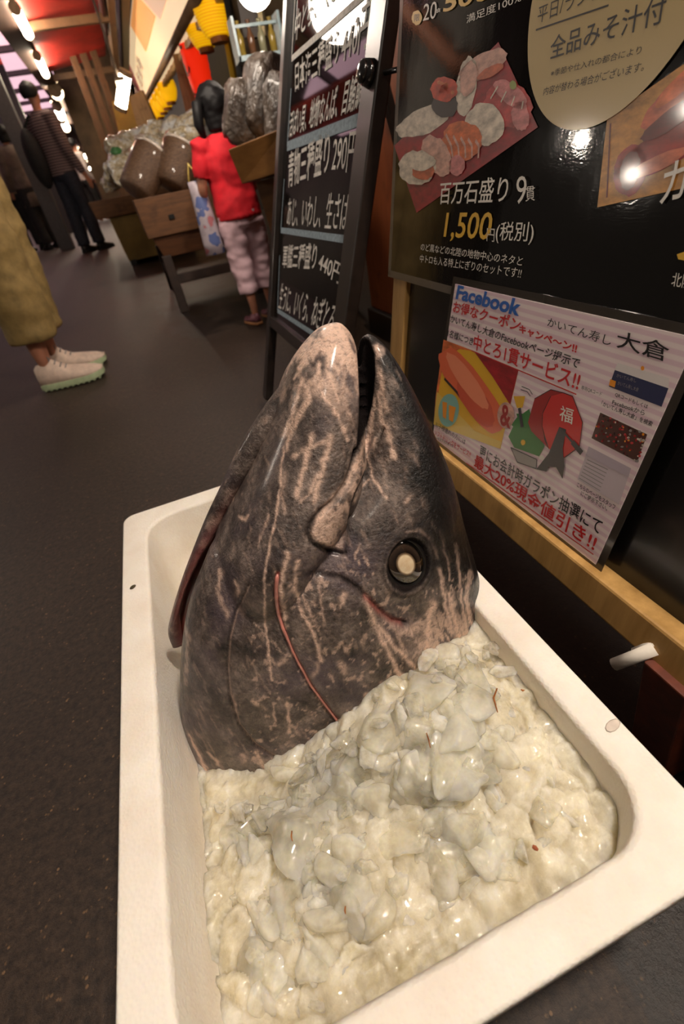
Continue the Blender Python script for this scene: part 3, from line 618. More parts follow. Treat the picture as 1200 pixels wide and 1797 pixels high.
# rear legs, painted red brown
def rear(u0, u1, name='rear_leg'):
    mb = MB(); y0, y1 = -u0, -u1
    b = [V3((.328, y0, 0)), V3((.328, y1, 0)), V3((.372, y1, 0)), V3((.372, y0, 0))]; t = [V3((.292, y0, .40)), V3((.292, y1, .40)), V3((.312, y1, .40)), V3((.312, y0, .40))]
    iv = Mst.inverted(); mb.hexa([iv @ V3((p.x, p.y, p.z)) for p in b], [iv @ (V3((.30, p.y, .185)) + V3((.03 if i > 1 else 0, 0, 0))) for i, p in enumerate(b)])
    o = mb.build(name, RBW, stand, bevel=.002); o['label'] = 'red brown rear leg'
rear(-.176, -.132); rear(-.70, -.65)
# ---- big menu poster
def FOOD(n, c): return P(n, tuple(v * .8 for v in c[:3]) + (1,), .35, .2, 55, 0, coat=.4, stretch=(1, 2.2, 1))
W_ = INK('ink_white', srgb(228, 222, 212)); YEL = INK('ink_yellow', srgb(226, 176, 40)); BK = INK('ink_black', srgb(22, 18, 18)); CR = INK('paper_cream', srgb(188, 164, 112)); RED_ = INK('ink_red', srgb(196, 30, 34)); BLU = INK('ink_blue', srgb(40, 96, 178))
PKW = FOOD('print_pale_pink', srgb(226, 176, 160)); SAL = FOOD('print_salmon', srgb(232, 120, 66)); TUN = FOOD('print_tuna', srgb(206, 72, 72)); RIC = FOOD('print_rice', srgb(236, 222, 204)); PLT = FOOD('print_red_plate', srgb(168, 22, 34)); IKU = FOOD('print_roe', srgb(216, 66, 26)); NOR = INK('print_nori', srgb(36, 24, 24)); PINK = FOOD('print_pink', srgb(226, 140, 140))
WDP = FOOD('print_board', srgb(214, 150, 66)); MEAT = FOOD('print_meat', srgb(172, 44, 34)); MEAT2 = FOOD('print_meat_light', srgb(214, 110, 74)); MEAT3 = FOOD('print_meat_dark', srgb(112, 22, 22)); GRY = INK('print_grey', srgb(150, 144, 142))
def gloss_black():
    m, nt, b, N, L = new_mat('laminated_black'); b.inputs['Base Color'].default_value = srgb(20, 18, 16); b.inputs['Roughness'].default_value = .07; b.inputs['Coat Weight'].default_value = .6; b.inputs['Coat Roughness'].default_value = .035
    n = tex(nt, 10, 3, .5, stretch=(1, .5, 1)); n2 = tex(nt, 220, 2, .5, stretch=(1, 2.2, 1)); mm = N.new('ShaderNodeMath'); mm.operation = 'MULTIPLY_ADD'; L.new(n2.outputs['Fac'], mm.inputs[0]); mm.inputs[1].default_value = .05; L.new(n.outputs['Fac'], mm.inputs[2])
    bump(nt, b, mm.outputs[0], .25, .004); return m
LAM = P('laminate_edge', srgb(96, 88, 80), .2, .05, 10, 0, coat=.6)
poster = empty('menu_poster', mat=Mst); tag(poster, 'big black sushi menu poster with a cream circle on the sign stand', 'poster')
LB = gloss_black()
g = lbox('sheet', -.797, .19, .4465, 1.095, -.0035, -.0005, LB, poster, 0); g['label'] = 'glossy black laminated sheet'
mb = MB()
for u0, u1, s0, s1 in ((-.803, -.794, .440, 1.10), (-.803, .195, .437, .447), (.185, .195, .44, 1.10), (-.803, .195, 1.09, 1.10)): mb.box(((u0 + u1) / 2, (s0 + s1) / 2, -.002), (u1 - u0, s1 - s0, .0036))
mb.build('laminate_border', LAM, poster)
S = Sheet(.29, 9.5); q = lambda x, y: (680 + x / 2.3077, y / 2.3077); Q = lambda *ps: [q(*p_) for p_ in ps]
Z0 = .0004; dz = .00025
# picture of nine pieces of sushi on a red plate
S.poly(Q((450, 170), (610, 515), (118, 862), (28, 590), (60, 560)), PLT, Z0)
for c, rx, ry, m_, z, ro in (((150, 490), 118, 52, RIC, 1, -.42), ((390, 265), 112, 46, PKW, 1, -.55), ((320, 350), 42, 120, RIC, 1, .15), ((330, 320), 34, 70, PKW, 2, .2), ((490, 425), 100, 88, TUN, 1, .5), ((500, 380), 80, 40, PINK, 2, .7), ((540, 470), 36, 60, PINK, 2, -.1), ((235, 425), 52, 54, NOR, 2, .1), ((232, 362), 54, 50, IKU, 3, 0),
                          ((395, 505), 78, 88, RIC, 3, 0), ((305, 570), 80, 78, SAL, 4, -.2), ((203, 630), 54, 86, PKW, 5, -.45), ((285, 670), 32, 42, PINK, 5, .2), ((125, 680), 76, 70, RIC, 6, 0), ((150, 690), 46, 40, MEAT2, 7, -.2), ((150, 660), 52, 30, RIC, 8, -.2), ((420, 290), 60, 20, MEAT2, 2, -.5)):
    S.blob(q(*c), rx / 2.3077, ry / 2.3077, m_, Z0 + z * dz, ro, wob=.07)
for k in range(5): S.line(Q((240 + k * 30, 545 + k * 6), (262 + k * 28, 590), (268 + k * 26, 640)), .0032, PKW, Z0 + 4.6 * dz)
for k in range(4): S.line(Q((420 + k * 42, 400 + k * 14), (450 + k * 34, 350 + k * 20)), .002, RIC, Z0 + 2.6 * dz)
for k in range(26): a_ = random.uniform(0, 6.28); r0 = random.uniform(0, 44); S.blob(q(232 + r0 * math.cos(a_), 358 + r0 * .9 * math.sin(a_)), 3.6, 3.6, IKU if k % 3 else SAL, Z0 + 3.6 * dz, n=10)
S.blob(q(512, 345), 6, 8, INK('print_wasabi', srgb(150, 160, 90)), Z0 + 3.4 * dz)
T = lambda st, a, b_, c, m_, z=2, bold=0: S.text(st, q(*a), q(*b_), q(*c), m_, Z0 + z * dz, bold)
S.blob(q(120, 72), 9, 13, YEL, Z0 + dz); T('限', (110, 88), (112, 60), (131, 84), BK, 2)
T('20', (145, 86), (150, 18), (198, 74), W_, 2); T('食', (198, 54), (199, 36), (218, 48), W_); T('500', (226, 52), (236, -22), (420, -4), YEL, 2, .02); T('満足度100%', (322, 96), (322, 62), (545, 6), W_, 2)
T('百万石盛り', (215, 828), (222, 738), (488, 820), W_, 9, .008); T('9', (525, 826), (532, 714), (566, 826), W_, 9); T('貫', (567, 816), (567, 757), (605, 812), W_, 9)
T('1,500', (226, 975), (242, 860), (410, 990), YEL, 2, .012); T('円', (403, 976), (405, 924), (434, 980), W_); T('(税別)', (437, 984), (446, 898), (588, 992), W_, 2, .004)
T('のど黒などの北陸の地物中心のネタと', (135, 1014), (138, 984), (545, 1078), W_); T('中トロも入る特上にぎりのセットです!!', (132, 1062), (135, 1030), (540, 1128), W_)
# cream circle with the note on miso soup
pts = np.array([S.uv(*q(*p_)) for p_ in ((590, 0), (570, 150), (590, 350), (650, 480), (735, 528), (850, 505), (1000, 410), (1130, 260))])
A_ = np.c_[2 * pts, np.ones(len(pts))]; sol = np.linalg.lstsq(A_, (pts ** 2).sum(1), rcond=None)[0]; cx_, cy_ = sol[:2]; cr_ = math.sqrt(sol[2] + cx_ ** 2 + cy_ ** 2)
S.mb.add([(cx_ + cr_ * math.cos(t * math.pi / 48), cy_ + cr_ * math.sin(t * math.pi / 48), Z0 + 3 * dz) for t in range(96)], [tuple(range(96))], S.mi(CR))
# picture of red meat slices on a wooden board
S.poly(Q((890, 480), (1000, 400), (1200, 260), (1320, 260), (1320, 735), (850, 840)), WDP, Z0)
S.line(Q((905, 500), (890, 800)), .0015, MEAT3, Z0 + dz)
for c, rx, ry, m_, z, ro in (((1130, 600), 235, 72, MEAT, 1, -.52), ((985, 690), 66, 105, MEAT, 1, .2), ((985, 690), 40, 80, MEAT3, 2, .2), ((1180, 400), 190, 62, MEAT2, 2, -.72), ((1170, 470), 170, 36, MEAT3, 3, -.62), ((1200, 330), 150, 30, SAL, 3, -.75), ((1100, 660), 130, 30, MEAT2, 3, -.45)):
    S.blob(q(*c), rx / 2.3077, ry / 2.3077, m_, Z0 + z * dz * .9, ro, wob=.05)
T('カ', (1105, 830), (1130, 668), (1205, 800), W_, 5, .01); T('北陸', (1150, 1158), (1160, 1102), (1230, 1170), W_); S.poly(Q((1172, 1030), (1230, 1010), (1230, 1060), (1178, 1050)), YEL, Z0)
T('平日/ランチ', (610, 98), (616, 32), (870, -8), BK, 4); S.line(Q((605, 122), (900, 22)), .0012, BK, Z0 + 4 * dz)
T('全品みそ汁付', (660, 244), (668, 150), (1122, 92), BK, 4, .006); T('※季節や仕入れの都合により', (664, 312), (668, 284), (1030, 218), BK, 4); T('内容が替わる場合がございます。', (634, 388), (640, 354), (1040, 288), BK, 4)
g = S.mb.build('printing', S.mats, poster); g['label'] = 'printed sushi pictures and white and yellow lettering'

# ---- campaign poster in the lower half
def stripes():
    m, nt, b, N, L = new_mat('pink_striped_paper'); tc = N.new('ShaderNodeTexCoord'); w_ = N.new('ShaderNodeTexWave'); w_.bands_direction = 'Y'; w_.inputs['Scale'].default_value = 38; L.new(tc.outputs['Object'], w_.inputs['Vector'])
    r = ramp(nt, w_.outputs['Fac'], [(.3, srgb(238, 222, 222)), (.7, srgb(226, 198, 208))]); L.new(r.outputs[0], b.inputs['Base Color']); b.inputs['Roughness'].default_value = .35; b.inputs['Coat Weight'].default_value = .5; b.inputs['Coat Roughness'].default_value = .12; return m
flyer = empty('campaign_flyer', mat=Mst); tag(flyer, 'pink striped laminated campaign flyer with blue and red lettering on the sign stand', 'flyer')
u0, u1, s0, s1 = -.600, -.261, .2255, .453
FC = [(-.6073, .2266), (-.2676, .2238), (-.2542, .4556), (-.5926, .4516)]
def fquad(e, z0, z1):
    c = [(a_ + sx * e, b_ + sy * e) for (a_, b_), (sx, sy) in zip(FC, ((-1, -1), (1, -1), (1, 1), (-1, 1)))]; mb = MB(); mb.hexa([(x, y, z0) for x, y in c], [(x, y, z1) for x, y in c]); return mb
g = fquad(0, .0012, .002).build('sheet', stripes(), flyer)
fquad(.008, .0004, .0012).build('laminate_border', P('laminate_clear', srgb(58, 52, 46), .15, .05, 10, 0, coat=.8), flyer)
S = Sheet(.29, 9.5); q = lambda x, y: (740 + x / 2.6087, 480 + y / 2.6087); Q = lambda *ps: [q(*p_) for p_ in ps]; Z0 = .0022
T = lambda st, a, b_, c, m_, z=2, bold=0: S.text(st, q(*a), q(*b_), q(*c), m_, Z0 + z * dz, bold)
T('Facebook', (162, 116), (174, 52), (452, 196), BLU, 2, .035); T('お得なクーポン', (148, 176), (157, 122), (452, 268), RED_, 2, .016); T('キャンペ〜ン!!', (452, 270), (457, 232), (716, 366), RED_, 2, .03)
T('かいてん寿し大倉のFacebookページ提示で', (136, 222), (142, 186), (724, 436), BK, 2, .01); T('1名様につき', (124, 288), (130, 254), (240, 330), BK, 2, .01); T('中とろ1貫サービス!!', (242, 346), (250, 276), (722, 538), RED_, 2, .016)
S.line(Q((235, 352), (716, 552)), .0012, RED_, Z0 + dz)
T('かいてん寿し', (582, 240), (590, 198), (872, 332), BK, 2); T('大倉', (900, 338), (906, 256), (1138, 408), BK, 2, .008)
S.poly(Q((106, 302), (235, 350), (450, 440), (366, 802), (60, 690)), YEL, Z0); S.poly(Q((106, 302), (235, 350), (250, 356), (180, 345), (112, 380), (92, 480), (60, 690), (70, 560)), SAL, Z0 + .3 * dz)
S.poly(Q((245, 354), (450, 440), (412, 600), (330, 470)), PLT, Z0 + .5 * dz); S.poly(Q((75, 540), (250, 720), (372, 770), (366, 802), (60, 690)), INK('print_plate_yellow', srgb(222, 190, 90)), Z0 + .6 * dz)
SALF = INK('flyer_salmon', srgb(224, 104, 66)); PKF = INK('flyer_salmon_light', srgb(236, 140, 104))
S.blob(q(235, 535), 26, 86, SALF, Z0 + dz, -.62, wob=.03, pw=3); S.blob(q(215, 490), 14, 60, PKF, Z0 + 1.5 * dz, -.62, wob=.04); S.blob(q(255, 590), 20, 50, INK('flyer_salmon_dark', srgb(206, 84, 56)), Z0 + 1.4 * dz, -.62, wob=.05); S.line(Q((110, 480), (170, 545), (230, 625), (290, 690)), .004, NOR, Z0 + 1.2 * dz)
TEAL = INK('print_teal', srgb(130, 180, 170)); ORG = INK('print_orange', srgb(236, 150, 40)); GRN = INK('print_green', srgb(50, 120, 54)); DKR = INK('print_drum_dark', srgb(160, 30, 32)); DRM = INK('print_drum', srgb(206, 42, 40)); DGR = INK('print_dark_grey', srgb(52, 48, 54))
S.blob(q(130, 625), 18, 29, TEAL, Z0 + 2 * dz, .1, wob=0); S.poly(Q((102, 585), (124, 590), (118, 665), (104, 655)), ORG, Z0 + 3 * dz); S.poly(Q((132, 600), (164, 612), (150, 680), (132, 668)), ORG, Z0 + 3 * dz)
T('お子様連れの方には', (68, 700), (72, 676), (204, 784), BK); T('ソフトドリンクをサービス!!', (64, 736), (68, 712), (228, 842), RED_, 2, .01); T('※未就学児対象です', (72, 758), (75, 744), (150, 798), BK)
S.blob(q(393, 648), 15, 23, PKW, Z0 + 2 * dz, 0, wob=0); T('&', (366, 690), (372, 592), (414, 712), DKR, 3, .02)
# raffle drum
S.poly(Q((404, 745), (425, 700), (418, 690), (445, 655), (440, 640), (470, 640), (500, 618), (520, 700), (570, 790), (545, 835), (430, 795)), GRN, Z0 + dz); S.poly(Q((415, 795), (535, 850), (532, 892), (445, 862)), GRY, Z0 + 1.5 * dz); S.line(Q((415, 795), (535, 850), (532, 892), (445, 862), (415, 795)), .0012, DGR, Z0 + 1.8 * dz)
S.poly(Q((525, 572), (600, 530), (660, 545), (600, 560), (560, 640), (570, 760), (590, 800), (510, 720), (495, 680)), DKR, Z0 + 2 * dz); S.poly(Q((600, 560), (660, 545), (700, 560), (746, 680), (732, 790), (660, 842), (590, 800), (560, 700), (562, 640)), DRM, Z0 + 2.2 * dz)
S.line(Q((600, 560), (562, 640), (560, 700), (590, 800)), .0008, BK, Z0 + 2.6 * dz); S.line(Q((525, 572), (600, 530), (660, 545), (700, 560), (746, 680), (732, 790), (660, 842)), .0008, BK, Z0 + 2.6 * dz)
T('福', (638, 668), (646, 600), (698, 690), W_, 3, .008); S.poly(Q((640, 700), (672, 712), (656, 800), (664, 880), (655, 938), (625, 884), (592, 882), (580, 905), (534, 894), (592, 820)), DGR, Z0 + 4 * dz); S.line(Q((650, 712), (700, 768)), .0026, DGR, Z0 + 5 * dz); S.line(Q((700, 768), (744, 820)), .006, DGR, Z0 + 5 * dz)
S.poly(Q((428, 560), (482, 560), (470, 612), (444, 614)), YEL, Z0 + 2 * dz); S.line(Q((455, 614), (468, 702)), .005, DGR, Z0 + 2 * dz); S.blob(q(472, 772), 4, 5, YEL, Z0 + 2 * dz); S.blob(q(558, 840), 5, 4, W_, Z0 + 3 * dz)
S.line(Q((460, 530), (490, 540), (505, 560)), .0008, BK, Z0 + dz); S.line(Q((465, 516), (500, 530), (514, 552)), .0008, BK, Z0 + dz)
# the phone screenshots
T('専用QRコード', (738, 530), (742, 510), (832, 562), BK); S.poly(Q((905, 408), (1142, 478), (1138, 524), (890, 440)), INK('print_white', srgb(226, 218, 216)), Z0); S.poly(Q((892, 440), (1138, 524), (1106, 608), (865, 516)), INK('print_navy', srgb(48, 52, 86)), Z0)
S.poly(Q((872, 482), (898, 492), (892, 520), (866, 510)), ORG, Z0 + dz); T('かいてん寿し大倉', (905, 508), (910, 490), (1000, 540), GRY); T('かいてん寿し', (900, 472), (905, 456), (990, 498), GRY); S.blob(q(1020, 432), 3, 4, ORG, Z0 + dz)
T('QRコードもしくは', (893, 562), (898, 542), (1042, 620), BK, 2, .01); T('Facebookから', (880, 596), (885, 575), (1028, 648), BK, 2, .01); T('「かいてん寿し大倉」を検索', (830, 602), (836, 580), (1062, 700), BK, 2, .01)
PH = INK('print_photo', srgb(84, 52, 46)); S.poly(Q((825, 635), (1040, 735), (995, 860), (785, 752)), PH, Z0)
for k in range(90):
    a, b_ = random.random(), random.random(); c = (825 + 215 * a - 38 * b_ + (-4) * a * b_, 635 + 100 * a + 115 * b_ + 10 * a * b_)
    S.blob(q(*c), random.uniform(1.2, 3), random.uniform(1.2, 3), random.choice((TUN, RIC, ORG, DKR, NOR, GRY, MEAT3)), Z0 + dz * (1 + k * .004), n=7)
S.poly(Q((772, 790), (966, 890), (910, 1056), (720, 940)), INK('print_page', srgb(206, 192, 200)), Z0); S.poly(Q((772, 790), (966, 890), (955, 930), (758, 830)), INK('print_page_dim', srgb(186, 172, 184)), Z0 + .5 * dz)
for k in range(7): S.line(Q((765 - k * 6, 850 + k * 14), (860 - k * 6, 896 + k * 16)), .0008, GRY, Z0 + dz)
T('こちらのページをスタッフ', (718, 974), (722, 952), (892, 1080), BK, 2, .01); T('にご提示下さい。', (735, 1014), (740, 992), (856, 1086), BK, 2, .01)
T('更にお会計時ガラポン抽選にて', (268, 836), (276, 780), (820, 1196), BK, 2, .008); T('最大20%現金値引き!!', (244, 882), (253, 822), (794, 1272), RED_, 2, .014); S.line(Q((210, 866), (794, 1284)), .0012, RED_, Z0 + dz)
g = S.mb.build('printing', S.mats, flyer); g['label'] = 'printed blue, red and black lettering with sushi and raffle drum pictures'
# ---- rolled white paper tucked under the rail
mb = MB(); a_, b_ = at_x(1078, 1166, .292), at_x(1150, 1138, .312); d_ = (b_ - a_)
for off, rr, t0, t1 in ((V3((0, 0, 0)), .0062, 0, 1), (V3((.006, 0, .007)), .0045, .35, 1.05)):
    n_ = d_.normalized(); s1 = n_.cross(V3((0, 0, 1))).normalized(); s2 = n_.cross(s1)
    ra = [a_ + d_ * t0 + off + (s1 * math.cos(k * .524) + s2 * math.sin(k * .524)) * rr for k in range(12)]; rb = [a_ + d_ * t1 + off + (s1 * math.cos(k * .524) + s2 * math.sin(k * .524)) * rr for k in range(12)]
    ia = [a_ + d_ * t0 + off + (s1 * math.cos(k * .524) + s2 * math.sin(k * .524)) * rr * .7 for k in range(12)]; ib = [p_ + d_ * (t1 - t0) * .5 for p_ in ia]
    mb.rings([rb, ra, ia, ib], 0, True)
tag(mb.build('paper_roll', P('roll_paper', srgb(226, 218, 206), .7, .06, 30, .1), smooth=True), 'crumpled roll of white paper tucked under the pale rail', 'paper')

# ================================================================== CHALKBOARD
CB = Sheet(.215, 18); FR = P('frame_dark', srgb(30, 22, 18), .35, .3, 25, .1, coat=.2)
chalk = empty('chalkboard', mat=CB.M); tag(chalk, 'black chalkboard on dark legs with handwritten white menu behind the tuna head', 'chalkboard')
FRL = 1.28
lbox('frame_rail', -1.545, -.925, .232, .262, -.012, .010, FR, chalk); lbox('frame_rail', -1.545, -.925, FRL - .04, FRL, -.012, .010, FR, chalk)
lbox('leg', -1.566, -1.528, .0, FRL, -.014, .012, FR, chalk, .003); lbox('leg', -.985, -.92, .0, FRL, -.014, .012, FR, chalk, .003)
def board_mat():
    m, nt, b, N, L = new_mat('chalkboard_black'); b.inputs['Roughness'].default_value = .035; n = tex(nt, 6, 5, .6); r = ramp(nt, n.outputs['Fac'], [(.3, srgb(14, 12, 11)), (.75, srgb(30, 26, 23))]); L.new(r.outputs[0], b.inputs['Base Color']); b.inputs['Coat Weight'].default_value = .2; b.inputs['Coat Roughness'].default_value = .03; return m
lbox('board', -1.53, -.98, .25, FRL - .02, -.008, -.001, board_mat(), chalk, 0)
S = Sheet(.215, 18); CW = P('chalk_white', srgb(232, 226, 218), .8, .12, 120, 0, spec=.1); CBL = P('chalk_blue', srgb(150, 166, 176), .8, .15, 120, 0, spec=.1); Z0 = .0004; dz = .0003
T = lambda st, a, b_, c, m_=CW, bold=.012: S.text(st, a, b_, c, m_, Z0, bold)
T('中とろ、大とろ', (516, 74), (520, 20), (606, -14)); T('日本海三種盛り', (518, 162), (518, 110), (594, 110)); T('440円', (597, 118), (604, 42), (644, 84)); T('活ばい貝、地物なんば、目鮪鯛', (506, 243), (510, 196), (632, 190))
T('青物三種盛り', (505, 330), (507, 268), (576, 304)); T('290円', (581, 304), (587, 238), (622, 302), CW, .004); T('あじ、いわし、生さば', (503, 396), (506.5, 346), (608, 404), CW, 0); T('軍艦三種盛り', (495, 470), (498, 430), (553, 474)); T('440円', (557, 474), (563, 442), (595, 500)); T('生うに、いくら、ねぎとろ', (488, 541), (494, 496), (580, 590), CW, .005)
for ln, w_, m_ in (([(519, -30), (512, 103)], .006, CW), ([(512, 103), (576, 47), (640, -10)], .012, CW), ([(511, 155), (504, 257)], .006, CBL), ([(504, 257), (630, 210)], .020, CBL), ([(499, 314), (493, 402)], .006, CBL), ([(493, 404), (606, 420)], .014, CBL), ([(491, 448), (487, 544)], .006, CBL), ([(487, 545), (560, 592)], .012, CBL)): S.line(ln, w_, m_, Z0)
g = S.mb.build('chalk_writing', S.mats, chalk); g['label'] = 'white chalk lettering with pale blue rules'
# rear legs and the hinge knob
iv = CB.M.inverted()
for u in (-1.54, -.955):
    t = CB.M @ V3((u, FRL - .03, -.01)); b = V3((t.x + .30, t.y, .0)); mb = MB(); w_ = V3((0, .017, 0)); d_ = V3((.022, 0, 0)); mb.hexa([iv @ v for v in (b - w_, b + w_, b + w_ + d_, b - w_ + d_)], [iv @ v for v in (t - w_, t + w_, t + w_ + d_, t - w_ + d_)])
    mb.build('rear_leg', FR, chalk, bevel=.002)
k_ = S.uv(664, 132); mb = MB(); mb.tube([(k_[0] - .004, k_[1], .01), (k_[0] - .004, k_[1], .024)], [.02, .017], 16); mb.ball((k_[0] - .004, k_[1], .027), (.016, .016, .008), 14, 8); mb.tube([(k_[0], k_[1], .004), (k_[0] + .10, k_[1], -.02)], .004, 8); mb.build('hinge_knob', P('knob_black', srgb(20, 18, 18), .2, .1, 20, 0, coat=.8), chalk, True)

# ================================================================== FAR SIDE OF THE LANE
def sbox(name, lo, hi, m, par=None, bev=.004):
    mb = MB(); mb.box([(a + b) / 2 for a, b in zip(lo, hi)], [b - a for a, b in zip(lo, hi)]); return mb.build(name, m, par, bevel=bev)
PANEL = WOOD('plywood_brown', srgb(106, 50, 24), srgb(140, 72, 36), .45, 4, (8, 8, 1), coat=.1); DARK = P('dark_shop', srgb(34, 26, 22), .6, .3, 4); TAN = WOOD('tan_wood', srgb(120, 92, 58), srgb(168, 134, 92), .6, 5, (10, 10, 1)); BROWNW = WOOD('crate_wood', srgb(80, 50, 27), srgb(122, 80, 44), .6, 6, (1.2, 10, 10))
tag(sbox('wall_right', (.78, .25, .10), (.82, 1.92, 2.3), PANEL), kind='structure', label='brown plywood wall behind the sign stand', cat='wall')
tag(sbox('trim_1', (.76, .25, 0), (.80, 1.92, .10), P('plinth_black', srgb(18, 15, 14), .4)), kind='structure')
tag(sbox('wall_back', (-4.5, 38, 0), (3, 38.2, 7), P('far_wall', srgb(96, 80, 72), .8, .2, 1)), kind='structure', label='far end of the market lane', cat='wall')
tag(sbox('wall_left', (-3.6, 6, 0), (-3.4, 38, 4.0), P('left_wall', srgb(48, 40, 38), .7, .3, .7)), kind='structure', label='dark shop fronts on the far left of the lane', cat='wall')
tag(sbox('wall_front', (1.9, 1.95, 0), (2.1, 38, 4.5), DARK), kind='structure', label='dark shop interior behind the stalls', cat='wall')
# ---- roof of the lane
REDC = P('red_canvas', srgb(196, 44, 32), .6, .25, 1.2); BEAM = P('beam_brown', srgb(66, 46, 38), .6, .2, 5); TANM = P('tan_metal', srgb(118, 90, 62), .5, .15, 5)
ZC = 2.42
canopy = empty('canopy', (0, 8, ZC)); tag(canopy, 'red canvas canopy over the lane with tan cross bars', 'canopy')
cl = V3((0, 8, ZC))
def cbox(name, lo, hi, m, par, org, bev=.004):
    mb = MB(); mb.box([(a + b) / 2 - o_ for a, b, o_ in zip(lo, hi, org)], [b - a for a, b in zip(lo, hi)]); return mb.build(name, m, par, bevel=bev)
mb = MB(); rg = []
for j in range(40):
    y = 4.5 + (11.3 - 4.5) * j / 39; sag = .03 * math.cos((y - 4.5) * 2 * math.pi / 2.3)
    rg.append([V3((x_, y - 8, .02 + sag + .10 * (x_ + .5))) for x_ in np.linspace(-.46, .46, 8)])
mb.rings(rg, 0, False, False); mb.rings([[v + V3((0, 0, .012)) for v in r] for r in rg], 0, False, False); mb.build('canvas', REDC, canopy, True)
for y in (6.2, 8.5, 11.35): cbox('cross_bar', (-.46, y - .04, ZC - .06), (.52, y + .04, ZC + .02), TANM, canopy, cl)
for y0 in (5.0, 7.2): cbox('side_panel', (.46, y0, ZC - .02), (.50, y0 + 2.1, ZC + .12), P('dark_red', srgb(70, 18, 16), .6), canopy, cl)
beam = sbox('light_beam', (-.72, 3.5, ZC), (-.46, 36, ZC + .16), BEAM); tag(beam, 'long dark brown beam carrying the tube lights over the lane', 'beam')
bm2 = sbox('overhead_rail', (.52, 4.0, ZC - .05), (.60, 12, ZC + .10), TANM); tag(bm2, 'tan metal rail along the right edge of the red canopy', 'rail')
bm2 = sbox('overhead_rail', (.68, 4.0, ZC - .02), (.78, 12, ZC + .16), P('green_grey', srgb(84, 78, 56), .6)); tag(bm2, 'greenish rail above the cream sign board', 'rail')
red2 = sbox('awning', (-1.5, 6.2, 2.5), (-1.02, 10.6, 2.56), REDC); tag(red2, 'dark red awning at the far left of the lane', 'awning')
TUBE = EM('tube_glow', (1.0, .84, .62, 1), 42.0)
def tube_light(a, b, r, lab, hang=0):
    a, b = V3(a), V3(b); c = (a + b) / 2; e_ = empty('tube_light', c); tag(e_, lab, 'lamp', 'tube lights along the lane')
    mb = MB(); mb.tube([a - c, b - c], r, 12); mb.build('tube', TUBE, e_, True); mb = MB(); n_ = (b - a).normalized()
    mb.tube([a - c - n_ * .03, a - c + n_ * .01], r * 1.15, 10); mb.build('end_cap', P('cap_white', srgb(170, 150, 120), .5), e_); mb = MB(); mb.tube([b - c - n_ * .01, b - c + n_ * .03], r * 1.15, 10); mb.build('end_cap', P('cap_white', srgb(170, 150, 120), .5), e_)
    if hang: mb = MB(); mb.tube([(0, 0, r), (0, 0, hang)], .012, 6); mb.build('hanger', P('hanger_grey', srgb(90, 80, 70), .5), e_)
    mb = MB(); mb.box((0, 0, r + .02), (r * 1.6, (b - a).length, .03)); mb.build('fitting', P('fitting_white', srgb(160, 140, 110), .5), e_)
    return e_
for i, (p0, p1, r) in enumerate((((26, 14), (50, 60), .050), ((65, 98), (80, 130), .050), ((96, 157), (100, 164), .10), ((100, 186), (107, 203), .085), ((108, 209), (116, 224), .085), ((144, 264), (150, 284), .10), ((151, 289), (155, 299), .13))):
    za = ZC - .06; a, b = at_z(*p0, za), at_z(*p1, za)
    if i == 2: b = a + V3((0, .3, 0))
    if i > 4: za = 2.32; a, b = at_z(*p0, za), at_z(*p1, za); b = a + V3((-.05, 2.2, 0))
    tube_light(a, b, r, ('nearest tube light under the dark beam by the red canopy', 'second tube light under the dark beam', 'round tube light just past the red canopy', 'fourth tube light under the beam beyond the canopy', 'fifth tube light under the beam beyond the canopy', 'tube light far down the lane above the shoppers', 'farthest tube light down the lane')[i])
a, b = at_x(219, 131, .62), at_x(212, 186, .62); a = at_y(220, 130, 6.8); b = at_y(212, 188, 6.9)
tube_light(a, b, .055, 'bright hanging tube light beside the cream sign board', .9)
o = sbox('light_beam', (-1.75, 22, 2.46), (-.95, 36, 2.60), BEAM); tag(o, 'far dark beam carrying the distant tube lights', 'beam')
# translucent roof of the lane, daylight behind it
SKY = EM('roof_panel_lit', (1.0, .62, .72, 1), 1.0); RIB = P('roof_rib', srgb(74, 62, 66), .5)
roof = empty('arcade_roof', (-1.6, 20, 3.9)); tag(roof, 'pinkish translucent arcade roof letting daylight in over the lane', 'roof', kind='structure')
for k in range(9):
    y = 9 + k * 3.2; mb = MB(); mb.box((-.35, y - 20, -.2 + k * .12), (2.6, 2.9, .02)); o = mb.build('roof_panel', SKY, roof)
    mb = MB(); mb.box((-.35, y + 1.55 - 20, -.25 + k * .12), (2.6, .16, .12)); mb.build('roof_rib', RIB, roof)
for x_ in (-1.3, 1.0): mb = MB(); mb.box((x_, 2, .1), (.10, 30, .14)); mb.build('roof_rib', RIB, roof)
# end of the lane: pink light and two blue lit signs
for qx, lab in (((123, 270), 'small blue and white lit sign far down the lane'), ((133, 300), 'lower small blue lit sign far down the lane')):
    c = at_y(*qx, 26 if qx[0] < 130 else 24.5); e_ = empty('lit_sign', c); tag(e_, lab, 'sign')
    mb = MB(); mb.box((0, 0, 0), (.62, .1, .42)); mb.build('sign_box', EM('blue_lit', srgb(120, 170, 240), 1.1), e_, bevel=.02); mb = MB(); mb.ball((.05, -.06, .02), (.14, .02, .1), 12, 8); mb.build('sign_mark', EM('pale_lit', srgb(230, 220, 150), 1.0), e_, True); mb = MB(); mb.tube([(.2, .02, 0), (.2, .02, gz(26) - c.z)], .04, 8); mb.build('sign_pole', BEAM, e_)
# dark posts on the left
for i, (qx, y) in enumerate(((8, 9.0), (24, 13.0))):
    t = at_y(qx, 170, y); o = sbox('left_post', (t.x - .14, y - .1, gz(y)), (t.x + .05, y + .1, 3.6), P('post_dark', srgb(46, 40, 42), .6)); tag(o, ('near dark post at the left edge of the lane', 'far dark post on the left of the lane')[i], 'post')
